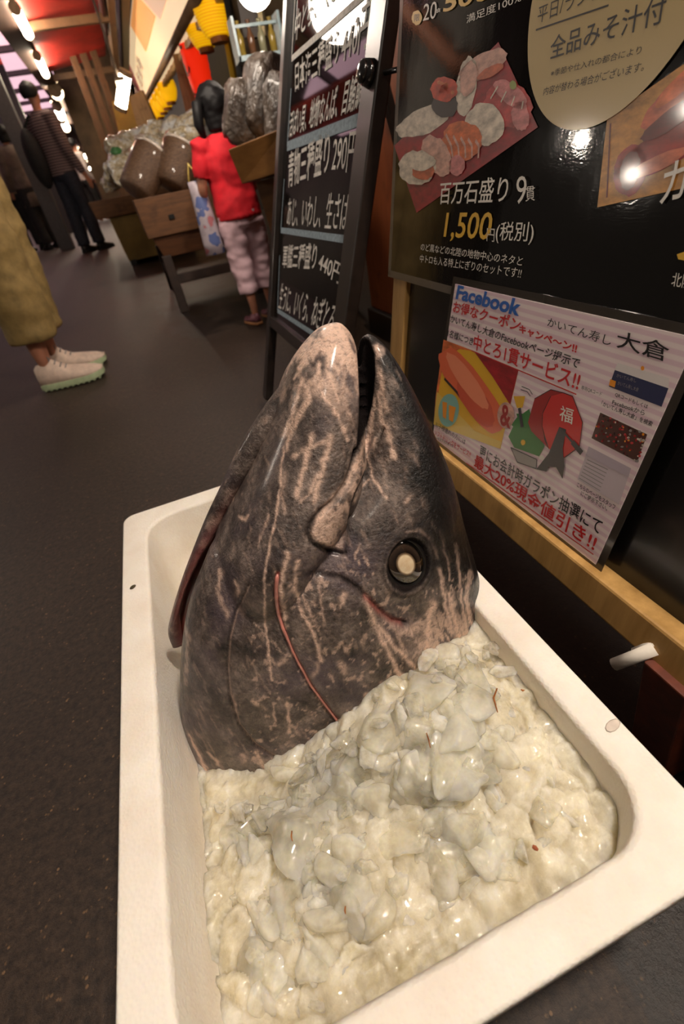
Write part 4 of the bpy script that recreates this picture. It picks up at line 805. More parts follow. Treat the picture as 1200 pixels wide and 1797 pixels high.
# slatted posts on the right side, beyond the canopy
for i, (qa, qb) in enumerate((((140, 132), (190, 255)), ((156, 124), (202, 244)), ((172, 116), (214, 234)))):
    y = 10.5; a, b = at_y(*qa, y), at_y(*qb, y); o = sbox('bamboo_post', (a.x - .05, y - .05, gz(y)), (a.x + .05, y + .05, a.z + .3), WOOD('post_wood', srgb(72, 48, 28), srgb(112, 78, 46), .6, 5, (10, 10, 1))); tag(o, ('left brown post of the slatted stall front', 'middle brown post of the slatted stall front', 'right brown post of the slatted stall front')[i], 'post')
mb = MB(); a, b = at_y(110, 170, 13), at_y(200, 130, 13); o = sbox('stall_front', (a.x, 13, gz(13)), (b.x + .6, 13.1, 3.2), P('stall_dull', srgb(92, 74, 52), .8, .3, 2)); tag(o, 'dull brown stall front behind the slatted posts', 'stall')

# ---- cream sign board over the stalls
CRM = EM('sign_lit_cream', srgb(232, 202, 160), .8)
sgn = empty('shop_sign_board', (.85, 6, 2.0)); tag(sgn, 'long lit cream sign board with pictures above the paper lanterns', 'sign')
so = V3((.85, 6, 2.0)); a, b, c, d = at_x(420, -160, .85), at_x(250, 188, .85), at_x(222, 116, .85), at_x(246, -160, .85)
mb = MB(); th = V3((.12, 0, 0)); pts = [v - so for v in (a, b, c, d)]; mb.hexa(pts, [p_ + th for p_ in pts]); mb.build('sign_face', CRM, sgn)
def sgn_quad(name, t0, t1, v0, v1, m, n=None):      # t along the sign (0 near - 1 far), v from the lower edge up
    f = lambda t, v: (a.lerp(b, t)).lerp(d.lerp(c, t), v) - so + V3((-.012, 0, 0)); p_ = [f(t0, v0), f(t1, v0), f(t1, v1), f(t0, v1)]; mb = MB(); mb.hexa(p_, [x_ + V3((.01, 0, 0)) for x_ in p_]); return mb.build(name, m, sgn)
sgn_quad('picture_panel', .885, .985, .18, .95, EM('photo_dark_red', srgb(128, 66, 60), .6)); sgn_quad('picture_panel', .30, .52, .40, .95, EM('photo_orange', srgb(226, 150, 84), .8)); sgn_quad('picture_panel', .14, .29, .3, .9, EM('photo_pale', srgb(216, 176, 146), .7))
INKS = P('sign_brush_ink', srgb(52, 38, 28), .6)
mb = MB()
for st, t0, v0, sz in (('鮮', .64, .62, .2), ('魚', .70, .56, .2), ('酒', .76, .50, .2)):
    vv, ff = glyphs(st); f = lambda t, v: (a.lerp(b, t)).lerp(d.lerp(c, t), v) - so + V3((-.02, 0, 0)); mb.add([f(t0 + (1 - p_[0]) * -.05 + .05, v0 - .3 + p_[1] * .3) for p_ in vv], ff)
mb.build('lettering', INKS, sgn)
mb = MB(); mb.tube([a - so + V3((-.02, 0, -.02)), b - so + V3((-.02, 0, -.02))], .035, 10); mb.build('lower_trim', TANM, sgn, True)
mb = MB(); p0, p1 = a - so + V3((.12, 0, -.03)), b - so + V3((.12, 0, -.03))
for k in range(26):
    c_ = p0.lerp(p1, (k + .5) / 26); mb.box(c_, (.06, (p1 - p0).length / 26 * .86, .05))
mb.build('scalloped_edge', P('edge_tan', srgb(190, 150, 104), .5), sgn, bevel=.01)
mb = MB(); t_ = at_x(236, 150, .80) - so; mb.add([t_, at_x(222, 128, .80) - so, at_x(252, 178, .80) - so, at_x(240, 212, .80) - so], [(0, 1, 2, 3)]); mb.add([v + V3((.02, 0, 0)) for v in (t_, at_x(222, 128, .80) - so, at_x(252, 178, .80) - so, at_x(240, 212, .80) - so)], [(0, 1, 2, 3)]); mb.build('end_flag', P('flag_white', srgb(226, 200, 190), .6), sgn)
# ---- paper lanterns
def lantern(c, r, h, m, label, group=None, writing=None):
    e_ = empty('paper_lantern', c); tag(e_, label, 'lantern', group); mb = MB(); rg = []
    for i in range(33):
        t = i / 32; z = (t - .5) * h; rr = r * (math.sin(math.pi * (.12 + .76 * t)) ** .55) * (1 + .018 * math.cos(i * math.pi)); rg.append([V3((rr * math.cos(k * .2618), rr * math.sin(k * .2618), z)) for k in range(24)])
    mb.rings(rg, 0, True); mb.build('paper_shade', m, e_, True)
    for s_ in (-1, 1): mb = MB(); mb.tube([(0, 0, s_ * h * .5), (0, 0, s_ * (h * .5 + .03))], r * .5, 16); mb.build('rim_ring', P('lantern_ring', srgb(150, 84, 24), .6), e_)
    if writing:
        mb = MB(); k = 0
        for ch in writing:
            v, f = glyphs(ch, .03); zz = h * .33 - k * h * .22; cs = h * .19; vv = []
            for p_ in v:
                t = (p_[0] - .5) * cs / r; zq = zz + (p_[1] - .5) * cs; rr = r * 1.035 * (math.sin(math.pi * (.12 + .76 * max(0, min(1, zq / h + .5)))) ** .55); ang = math.pi + .12 + t; vv.append((rr * math.cos(ang), rr * math.sin(ang), zq))
            mb.add(vv, f); k += 1
        g_ = mb.build('lettering', INKS, e_); g_['label'] = 'black brush lettering'
    mb = MB(); mb.tube([(0, 0, h * .5), (0, 0, h * .5 + .3)], .006, 6); mb.build('hanging_cord', P('lamp_cord', srgb(25, 22, 20), .5), e_)
def paper(name, c, strength):
    m, nt, b, N, L = new_mat(name); b.inputs['Base Color'].default_value = c; b.inputs['Roughness'].default_value = .7; w_ = tex(nt, 22, kind='ShaderNodeTexWave'); w_.bands_direction = 'Z'; dk = tuple(v * .5 for v in c[:3]) + (1,)
    r = ramp(nt, w_.outputs['Fac'], [(.1, dk), (.6, c)]); lw = N.new('ShaderNodeLayerWeight'); lw.inputs['Blend'].default_value = .3; mr = N.new('ShaderNodeMapRange'); L.new(lw.outputs['Facing'], mr.inputs[0]); mr.inputs[3].default_value = strength; mr.inputs[4].default_value = strength * .55
    L.new(r.outputs[0], b.inputs['Emission Color']); L.new(mr.outputs[0], b.inputs['Emission Strength']); return m
YL = paper('lantern_yellow', srgb(252, 182, 10), .85); RL = paper('lantern_red', srgb(240, 40, 10), .95)
LX = 1.0
lantern(at_x(351, 40, LX), .125, .29, YL, 'lower yellow paper lantern beside the red lantern', 'yellow paper lanterns'); lantern(at_x(372, 12, LX - .06), .125, .29, YL, 'upper yellow paper lantern above the red lantern', 'yellow paper lanterns')
lantern(at_x(339, 90, LX + .02), .115, .84, RL, 'long red paper lantern with black lettering', None, 'おでん酒')
for i, (qx, qy) in enumerate(((293, 155), (287, 167), (281, 177), (276, 187), (270, 198))): lantern(at_x(qx, qy, LX), .125 - i * .002, .28, YL, ('nearest yellow lantern of the row under the cream sign', 'second yellow lantern of the row under the cream sign', 'third yellow lantern of the row under the cream sign', 'fourth yellow lantern of the row under the cream sign', 'farthest yellow lantern of the row under the cream sign')[i], 'yellow lanterns in a row')
# ---- shop backdrops: tan boards, mustard board, dark post, yellow strip, grey shutter
def slab(name, p0, p1, p2, p3, y0, y1, m, lab, cat, x_=None):
    pts = [at_y(*p_, y0) for p_ in (p0, p1)] + [at_y(*p_, y1) for p_ in (p2, p3)]; mb = MB(); mb.hexa(pts, [p_ + V3((.03, .06, 0)) for p_ in pts]); return tag(mb.build(name, m), lab, cat)
slab('wall_board', (300, 85), (334, 80), (362, 215), (330, 215), 6.6, 6.6, TAN, 'tan wooden board behind the red lantern', 'board')
slab('wall_board', (196, 178), (228, 170), (250, 240), (215, 262), 8.4, 8.4, P('mustard', srgb(158, 122, 40), .6, .2, 3), 'mustard yellow board at the end of the sign board', 'board')
slab('wall_board', (226, 170), (248, 158), (282, 232), (246, 240), 8.2, 8.2, TAN, 'tan board behind the row of yellow lanterns', 'board')
slab('banner', (386, 34), (392, 34), (414, 144), (406, 146), 4.6, 4.6, P('banner_yellow', srgb(190, 150, 20), .6, .15, 3), 'narrow yellow banner strip beside the black post', 'banner')
slab('black_post', (388, -20), (399, -20), (428, 150), (419, 150), 4.2, 4.2, P('post_black', srgb(26, 22, 20), .5), 'black post behind the child and the bags', 'post')
slab('shutter', (414, -10), (452, -10), (462, 64), (428, 66), 3.6, 3.6, P('shutter_grey', srgb(86, 80, 78), .5, .1, 3), 'grey shutter box behind the bags', 'shutter')
slab('shop_wall', (400, -30), (520, -30), (540, 200), (424, 200), 4.4, 4.4, P('shop_wall_dull', srgb(112, 94, 72), .7, .3, 2), 'dull tan shop wall behind the stall goods', 'wall')
slab('pipe', (448, 0), (456, 0), (466, 62), (458, 62), 3.5, 3.5, P('pipe_cream', srgb(190, 172, 132), .4), 'cream pipe beside the grey shutter box', 'pipe')
# bottles on a small rack behind the bags
rack = empty('bottle_rack', at_y(455, 92, 3.2)); tag(rack, 'small pale blue rack behind the plastic bags', 'rack')
mb = MB(); mb.box((0, 0, -.02), (.24, .10, .02)); mb.box((0, 0, .10), (.24, .02, .012)); mb.box((-.115, 0, .05), (.012, .1, .16)); mb.box((.115, 0, .05), (.012, .1, .16)); mb.tube([(0, 0, -.03), (0, 0, gz(3.2) - rack.location.z)], .02, 8); mb.build('frame', P('rack_blue', srgb(130, 146, 150), .4), rack)
for k in range(4):
    c = V3(rack.location) + V3((-.085 + k * .055, 0, -.01)); mb = MB(); rr = [(0, .018), (.07, .019), (.09, .009), (.12, .009), (.125, .011), (.13, .011)]
    mb.rings([[V3((r_ * math.cos(t * .628), r_ * math.sin(t * .628), z)) for t in range(10)] for z, r_ in rr], 0, True); o = mb.build('sauce_bottle', P('bottle_%d' % (k % 3), (srgb(120, 100, 40), srgb(90, 60, 40), srgb(120, 116, 90))[k % 3], .2, .1, 10), smooth=True); o.location = c
    tag(o, 'small sauce bottle standing on the pale blue rack', 'bottle', 'sauce bottles on the rack')
# big white globe lamp high in the stall
globe(at_t(445, -27, 3.0), .078, 8.0, 'white globe lamp above the stall goods', name='globe_lamp', cord=.6)

# ---- stalls
def obox(p0, ux, uy, uz):        # solid from a corner and three edge vectors
    p0, ux, uy, uz = map(V3, (p0, ux, uy, uz)); return [p0, p0 + ux, p0 + ux + uy, p0 + uy], [p0 + uz, p0 + ux + uz, p0 + ux + uy + uz, p0 + uy + uz]
DKW = P('stall_dark_wood', srgb(46, 30, 22), .55, .25, 12)
YF = 3.08
tl, tr, bl = at_y(231, 345, YF), at_y(372, 330, YF), at_y(249, 423, YF); bl2, br2 = at_y(279, 457, YF), at_y(380, 442, YF)
tray = empty('display_crate', (tl.x, YF, gz(YF))); tag(tray, 'brown wooden display crate on dark legs holding wrapped bundles', 'crate'); to = V3(tray.location)
zt, zm, zb = (tl.z + tr.z) / 2, bl.z, bl2.z; xl, xr, yb = tl.x, tl.x + .62, 4.05; ix = .05
def hx(name, lo, hi, m, tp=0.0, par=tray, org=to):
    (x0_, y0_, z0_), (x1_, y1_, z1_) = lo, hi; mb = MB(); mb.hexa([V3((x0_ + tp, y0_ + tp, z0_)) - org, V3((x1_ - tp, y0_ + tp, z0_)) - org, V3((x1_ - tp, y1_ - tp, z0_)) - org, V3((x0_ + tp, y1_ - tp, z0_)) - org], [V3((x0_, y0_, z1_)) - org, V3((x1_, y0_, z1_)) - org, V3((x1_, y1_, z1_)) - org, V3((x0_, y1_, z1_)) - org]); return mb.build(name, m, par, bevel=.003)
hx('upper_panel', (xl, YF, zm), (xr, yb, zt), BROWNW, .01); hx('lower_panel', (xl + .03, YF + .03, zb), (xr - .03, yb - .03, zm), WOOD('crate_dark', srgb(70, 42, 24), srgb(104, 64, 36), .6, 6, (1.2, 10, 10)), .03)
mb = MB(); mb.box((.16, -.004, (zm + zt) / 2 - .012 - to.z), (.03, .006, .022)); mb.build('hand_hole', P('hole_black', srgb(12, 9, 8), .8), tray, bevel=.004)
for x_, y_ in ((xl + .07, YF + .06), (xr - .08, YF + .06), (xl + .07, yb - .1), (xr - .08, yb - .1)): hx('leg', (x_ - .025, y_ - .025, gz(y_)), (x_ + .025, y_ + .025, zb + .01), DKW)
hx('shelf_rail', (xl + .07, YF + .045, gz(YF) + .15), (xr - .08, YF + .075, gz(YF) + .20), DKW); hx('shelf_rail', (xl + .055, YF + .06, gz(YF) + .15), (xl + .085, yb - .1, gz(YF) + .20), DKW)
for k in range(2): o = sbox('price_card', (xl + .20 + k * .07, YF + .10, gz(YF) + .30), (xl + .25 + k * .07, YF + .106, gz(YF) + .33), P('card_grey', srgb(150, 142, 126), .6)); tag(o, 'small pale card under the display crate', 'card', 'cards under the display crate')
# second crate, farther down the lane
c0 = ground(228, 468); xq = c0.x
far = empty('display_crate', (xq, c0.y, c0.z)); tag(far, 'farther display crate with a mustard side panel', 'crate'); fo = V3(far.location)
hx('side_panel', (xq - .02, c0.y, c0.z + .04), (xq + .7, c0.y + 1.1, c0.z + .42), P('mustard_dull', srgb(128, 100, 48), .6, .2, 3), .03, far, fo); hx('tray', (xq - .14, c0.y - .06, c0.z + .42), (xq + .75, c0.y + 1.2, c0.z + .56), BROWNW, .02, far, fo)
for k in range(2): hx('foot', (xq + .02 + k * .5, c0.y + .02, c0.z), (xq + .08 + k * .5, c0.y + .10, c0.z + .05), P('foot_black', srgb(20, 18, 18), .5), 0, far, fo)
# ---- wrapped goods
def wrap_mat():
    m, nt, b, N, L = new_mat('cellophane_goods'); n = tex(nt, 1.9, 5, .7); r = ramp(nt, n.outputs['Fac'], [(.3, srgb(150, 122, 80)), (.46, srgb(224, 206, 170)), (.6, srgb(250, 248, 244))]); L.new(r.outputs[0], b.inputs['Base Color'])
    b.inputs['Roughness'].default_value = .16; b.inputs['Coat Weight'].default_value = 1; b.inputs['Coat Roughness'].default_value = .06; n2 = tex(nt, 3.5, 4, .6); bump(nt, b, n2.outputs['Fac'], .9, .06); return m
CEL = wrap_mat()
def weave():
    m, nt, b, N, L = new_mat('brown_bundle'); n = tex(nt, 60, 5, .7, stretch=(1, 1, 3)); r = ramp(nt, n.outputs['Fac'], [(.3, srgb(66, 46, 34)), (.7, srgb(128, 98, 74))]); L.new(r.outputs[0], b.inputs['Base Color']); b.inputs['Roughness'].default_value = .4; b.inputs['Coat Weight'].default_value = .7; b.inputs['Coat Roughness'].default_value = .12; bump(nt, b, n.outputs['Fac'], .6, .008); return m
BUN = weave()
def bag_mesh(seed, flat=.6, boxy=1.0):
    bm = bmesh.new(); bmesh.ops.create_icosphere(bm, subdivisions=4, radius=1)
    for v in bm.verts:
        v.co = V3([math.copysign(abs(q) ** boxy, q) for q in v.co])
        v.co *= 1 + (.28 if boxy == 1 else .10) * noise.noise(v.co * 1.6 + V3((seed * 5.1, 0, 0))) + .09 * noise.noise(v.co * 5 + V3((seed, 3, 0))); v.co.z *= flat
    me = bpy.data.meshes.new('bag'); bm.to_mesh(me); bm.free(); me.polygons.foreach_set('use_smooth', [True] * len(me.polygons)); return me
BG = [bag_mesh(i) for i in range(5)]
for m_ in BG: m_.materials.append(CEL)
zt_ = zt + .02
for i, (qx, qy, y, s) in enumerate(((212, 262, 3.75, .10), (232, 258, 3.85, .10), (252, 250, 3.9, .11), (272, 246, 3.9, .11), (292, 238, 3.9, .11), (312, 232, 3.8, .11), (330, 228, 3.7, .11), (204, 300, 3.6, .075), (214, 288, 3.5, .08), (222, 312, 3.3, .07), (300, 262, 3.6, .11), (265, 264, 3.6, .10), (322, 252, 3.5, .10), (238, 282, 3.5, .09), (196, 318, 3.7, .07), (326, 300, 3.35, .09))):
    o = bpy.data.objects.new('wrapped_bag', BG[i % 5]); COL.objects.link(o); o.location = at_y(qx, qy, y); o.scale = (s, s, s); o.rotation_euler = (random.uniform(-.6, .6), random.uniform(-.6, .6), random.uniform(0, 6)); tag(o, 'shiny clear bag of dried food piled on the brown display crate', 'bag', 'clear bags piled on the display crate')
def bundle(pb, pt, y0, y1, r, lab):
    a, b = at_y(*pb, y0), at_y(*pt, y1); d_ = b - a; e_ = empty('bundle', a); tag(e_, lab, 'bundle', 'brown bundles leaning in the crate'); mb = MB()
    mb.tube([d_ * t for t in (0, .04, .3, .7, .96, 1)], [r * .8, r, r * 1.03, r * 1.05, r * 1.06, r * .95], 24); mb.build('body', BUN, e_, True)
    mb = MB(); mb.tube([d_ * t for t in (.985, 1.03, 1.06)], [r * 1.06, r * 1.05, r * .6], 20); mb.build('wrapped_top', P('bundle_top', srgb(214, 200, 186), .25, .2, 30, .3, coat=.8), e_, True)
bundle((238, 338), (268, 268), 3.14, 3.22, .085, 'left brown bundle leaning in the display crate'); bundle((300, 328), (318, 258), 3.14, 3.2, .085, 'right brown bundle leaning in the display crate beside the child')
for i, (qx, qy, y, m_) in enumerate(((255, 247, 3.6, 'r'), (300, 236, 3.6, 'r'), (204, 266, 3.5, 'g'), (285, 275, 3.2, 'g'))):
    o = bpy.data.objects.new('ribbon', bag_mesh(20 + i, .4)); COL.objects.link(o); o.data.materials.append(P('ribbon_red', srgb(196, 24, 30), .3) if m_ == 'r' else P('ribbon_green', srgb(60, 116, 60), .4)); o.location = at_y(qx, qy, y); o.scale = (.03, .03, .05); tag(o, ('left red label tag on the clear bags', 'right red label tag on the clear bags', 'green label at the left end of the clear bags', 'green label between the two brown bundles')[i], 'tag')
# right crate between the child and the chalkboard
A_, B_ = at_y(400, 263, 2.05), at_y(500, 222, 1.80); C_ = at_y(425, 323, 2.05); D_ = at_y(500, 300, 1.83); bk = V3((.30, .45, 0))
rc = empty('display_crate', (A_.x + .1, 2.05, gz(2.05))); tag(rc, 'light brown wooden crate between the child and the chalkboard', 'crate'); ro = V3(rc.location)
mb = MB(); lo_ = [C_, D_, D_ + bk * .8, C_ + bk * .8]; hi_ = [A_, B_, B_ + bk, A_ + bk]; mb.hexa([v - ro for v in lo_], [v - ro for v in hi_]); mb.build('crate_box', WOOD('crate_light', srgb(116, 76, 36), srgb(150, 104, 54), .5, 5, (2, 2, 9)), rc, bevel=.003)
E1, E2 = at_y(448, 320, 2.1), at_y(520, 300, 1.9); mb = MB(); lo_ = [V3((E1.x + .06, 2.1, gz(2.1))), V3((E2.x + .06, 1.9, gz(1.9))), V3((E2.x + .3, 2.3, gz(2.3))), V3((E1.x + .3, 2.5, gz(2.5)))]; hi_ = [E1, E2, E2 + bk * .7, E1 + bk * .7]; mb.hexa([v - ro for v in lo_], [v - ro for v in hi_]); mb.build('crate_stand', WOOD('crate_mid', srgb(92, 58, 30), srgb(126, 84, 44), .55, 5, (2, 2, 9)), rc, bevel=.003)
def poly_bag():
    m, nt, b, N, L = new_mat('grey_plastic_bag'); n = tex(nt, 1.4, 4, .6); r = ramp(nt, n.outputs['Fac'], [(.3, srgb(42, 34, 28)), (.55, srgb(76, 65, 56)), (.75, srgb(112, 102, 96))]); L.new(r.outputs[0], b.inputs['Base Color']); b.inputs['Roughness'].default_value = .42; b.inputs['Coat Weight'].default_value = .3; b.inputs['Coat Roughness'].default_value = .2; n2 = tex(nt, 2.6, 4, .6); bump(nt, b, n2.outputs['Fac'], .5, .05); return m
PB = poly_bag()
for i, (qx, qy, y, s, fx) in enumerate(((432, 203, 2.22, (.080, .07, .095), .38), (470, 178, 2.18, (.085, .08, .12), .34), (498, 205, 2.05, (.06, .06, .11), .2))):
    o = bpy.data.objects.new('plastic_bag', bag_mesh(40 + i, 1, .55)); COL.objects.link(o); o.data.materials.append(PB); o.location = at_y(qx, qy, y); o.scale = s; o.rotation_euler = (.1, fx, i * .3); tag(o, ('left grey plastic bag on the light brown crate beside the child', 'tallest grey plastic bag on the light brown crate', 'grey plastic bag on the crate next to the chalkboard')[i], 'bag')

# ================================================================== PEOPLE
SKN = P('skin_tone', srgb(176, 118, 92), .5, .08, 20); HAIR = P('black_hair', srgb(13, 11, 12), .6, .3, 60, .2, spec=.25)
def person(name_lab, loc, rz, H, top, trousers, hair='short', sleeve=1.0, cuff=.05, head=1.0, group=None, lean=0.0, top_len=.50, arms=((.13, -.01, .62, .135, .05, .47), (.13, -.01, .62, .135, .05, .47)), stride=.0, shoe=None, wide=1.0, detail=2, wr=.004, skirt=None, swr=.006, legw=1.0):
    root = empty('person', loc); root.rotation_euler = (0, lean, rz); tag(root, name_lab, 'person', group); v, e, r = [], [], []
    def node(p_, rad, par=None): v.append(V3(p_) * H); r.append(rad * H); (e.append((par, len(v) - 1)) if par is not None else None); return len(v) - 1
    pel = node((0, 0, .53), (.062 * wide)); sp_ = node((0, 0, .62), .060 * wide, pel); ch = node((0, .005, .73), .068 * wide, sp_); nb = node((0, -.004, .815), .036, ch); nk = node((0, .004, .85), .026 * head, nb)
    hs = head; h1 = node((0, .012, .885), .034 * hs, nk); h2 = node((0, .010, .885 + .045 * hs), .050 * hs, h1); h3 = node((0, .004, .885 + .078 * hs), .040 * hs, h2)
    nose = node((0, .062 * hs, .885 + .035 * hs), .007, h2)
    for s_ in (-1, 1): node((s_ * .052 * hs, .0, .885 + .035 * hs), .008, h2)
    leg = {}
    for s_ in (-1, 1):
        hp = node((s_ * .045 * wide, 0, .49), .048 * wide, pel); kn = node((s_ * .050 * wide, stride * s_ * .6 + .006, .275), .032, hp); cf = node((s_ * .050 * wide, stride * s_ * .9 - .006, .17), .028, kn); an = node((s_ * .050 * wide, stride * s_ - .008, .045), .017, cf); ft = node((s_ * .054 * wide, stride * s_ + .045, .018), .018, an); node((s_ * .056 * wide, stride * s_ + .085, .015), .014, ft); leg[s_] = (hp, kn, cf, an)
    arm = {}
    for s_, (ex, ey, ez, wx, wy, wz) in zip((-1, 1), arms):
        sh = node((s_ * .092 * wide, 0, .795), .032, ch); el = node((s_ * ex, ey, ez), .023, sh); wr_ = node((s_ * wx, wy, wz), .016, el); dv = (V3((s_ * wx, wy, wz)) - V3((s_ * ex, ey, ez))).normalized(); pm = node(V3((s_ * wx, wy, wz)) + dv * .035, .015, wr_)
        if detail > 1:
            sd_ = dv.cross(V3((0, 1, 0)) if abs(dv.y) < .8 else V3((0, 0, 1))).normalized()
            for k in range(4): f1 = node(V3((s_ * wx, wy, wz)) + dv * (.066 + (.004, .009, .007, 0)[k]) + V3((0, 1, 0)) * ((k - 1.5) * .0095), .0052, pm); node(v[f1] / H + dv * (.02 + (0, .005, .004, -.003)[k]) - V3((s_ * .008, 0, 0)), .0045, f1)
            t1 = node(V3((s_ * wx, wy, wz)) + dv * .04 + V3((-s_ * .004, .024, 0)), .0058, pm); node(v[t1] / H + dv * .018 + V3((0, .006, 0)), .005, t1)
        arm[s_] = (sh, el, wr_)
    skin('body', v, e, r, SKN, root, 2 if detail > 1 else 1)
    def fuse(name, mbx, mat_, sm_it, wrk, wsc):
        o = mbx.build('tmp', mat_); rm_ = o.modifiers.new('r', 'REMESH'); rm_.mode = 'VOXEL'; rm_.voxel_size = H * (.0075 if detail > 1 else .013); s2 = o.modifiers.new('s', 'SMOOTH'); s2.iterations = sm_it; s2.factor = .5
        n = finalize(o, name, mat_, root)
        for q in n.data.vertices: q.co += q.normal * (noise.noise(V3((q.co.x * wsc, q.co.y * wsc, q.co.z * wsc * 1.9))) * wrk + noise.noise(V3((q.co.x * wsc * 2.3, q.co.y * wsc * 2.3, q.co.z * wsc * 4))) * wrk * .4)
        return n
    def ell(c, rx, ry, n=20): return [V3(c) * 1 + V3((rx * math.cos(k * 2 * math.pi / n), ry * math.sin(k * 2 * math.pi / n), 0)) for k in range(n)]
    if trousers:
        mb = MB(); mb.rings([ell((0, 0, z * H), rx * H * wide, ry * H * wide) for z, rx, ry in ((.60, .078, .056), (.56, .086, .066), (.52, .094, .074), (.475, .092, .072), (.455, .080, .062))], 0, True)
        for s_ in (-1, 1):
            hp, kn, cf, an = leg[s_]; ct = (v[kn].z - cuff * H - (v[an].z - .045 * H)) / max(1e-6, v[kn].z - v[an].z); cpt = v[an].lerp(v[kn], max(0, (cuff * H - .045 * H) / (v[kn].z - v[an].z)))
            pth = [(v[hp], .056), (v[hp].lerp(v[kn], .4), .054), (v[kn], .047), (v[kn].lerp(cpt, .5), .045), (v[kn].lerp(cpt, .93), .044), (cpt, .0445)]
            mb.rings([ell(p_, rr_ * H * legw, rr_ * H * legw * 1.06) for p_, rr_ in pth], 0, True)
        fuse('trousers', mb, trousers, 3, swr, 11 / H)
    if skirt:
        mb = MB(); rg = []
        for z, rx in ((.66, .066), (.55, .078), (.45, .088), (.36, .095)): rg.append([V3((rx * H * wide * math.cos(t * .2618) * (1 + .04 * math.sin(t * 1.57)), rx * .8 * H * wide * math.sin(t * .2618), z * H)) for t in range(24)])
        mb.rings(rg, 0, True); mb.build('coat_skirt', skirt, root, True)
    mb = MB(); mb.rings([ell((0, .002 * H, z * H), rx * H * wide, ry * H * wide) for z, rx, ry in ((top_len, .098, .077), (top_len + .03, .098, .077), (.60, .090, .070), (.68, .094, .072), (.75, .100, .072), (.795, .092, .062), (.822, .062, .048), (.838, .042, .042))], 0, True)
    for s_ in (-1, 1):
        sh, el, w_ = arm[s_]; A0 = v[sh] + V3((-s_ * .03 * H, 0, 0))
        pts = [A0, v[sh] + V3((s_ * .008, 0, 0)), v[sh].lerp(v[el], min(1, sleeve / .6) * .5), v[sh].lerp(v[el], min(1, sleeve / .6))]; rr_ = [.045, .044, .040, .041 if sleeve <= .6 else .034]
        if sleeve > .6: pts += [v[el].lerp(v[w_], .5 * min(1, sleeve)), v[el].lerp(v[w_], .95 * min(1, sleeve))]; rr_ += [.029, .024]
        mb.tube(pts, [q * H for q in rr_], 16)
    fuse('shirt', mb, top, 3, wr, 9 / H)
    # hair
    mb = MB(); c = V3((0, -.004, .885 + .048 * hs)) * H; R_ = .0565 * hs * H; rg = []
    for i in range(15):
        th = math.pi * i / 14 * .70 + .001; ring = []
        for k in range(28):
            ph = k * 2 * math.pi / 28; fr = max(0, math.sin(ph)); th2 = th * (1 - .42 * fr) if hair != 'none' else th; ring.append(c + V3((R_ * .98 * math.sin(th2) * math.cos(ph), R_ * 1.08 * math.sin(th2) * math.sin(ph), R_ * math.cos(th2) * 1.02)) * (1 + .03 * noise.noise(V3((math.cos(ph) * 3, math.sin(ph) * 3, th * 3)))))
        rg.append(ring)
    mb.rings(rg, 0, True)
    if hair == 'long':
        rg = []
        for i in range(8):
            t = i / 7; z = .885 + .07 * hs - t * .105 * hs; rg.append([V3(((.059 - .016 * t) * hs * math.cos(k * .3927), -.016 + (.046 - .012 * t) * hs * math.sin(k * .3927), z)) * H for k in range(16)])
        mb.rings(rg, 0, True)
    if detail > 1:
        hn = fuse('hair', mb, HAIR, 4, .004, 30 / H)
    else: mb.build('hair', HAIR, root, True)
    if shoe:
        for s_ in (-1, 1):
            f = V3((s_ * .052 * wide, stride * s_ - .004, 0)) * H; sneaker(root, f, H * .155, shoe)
    return root
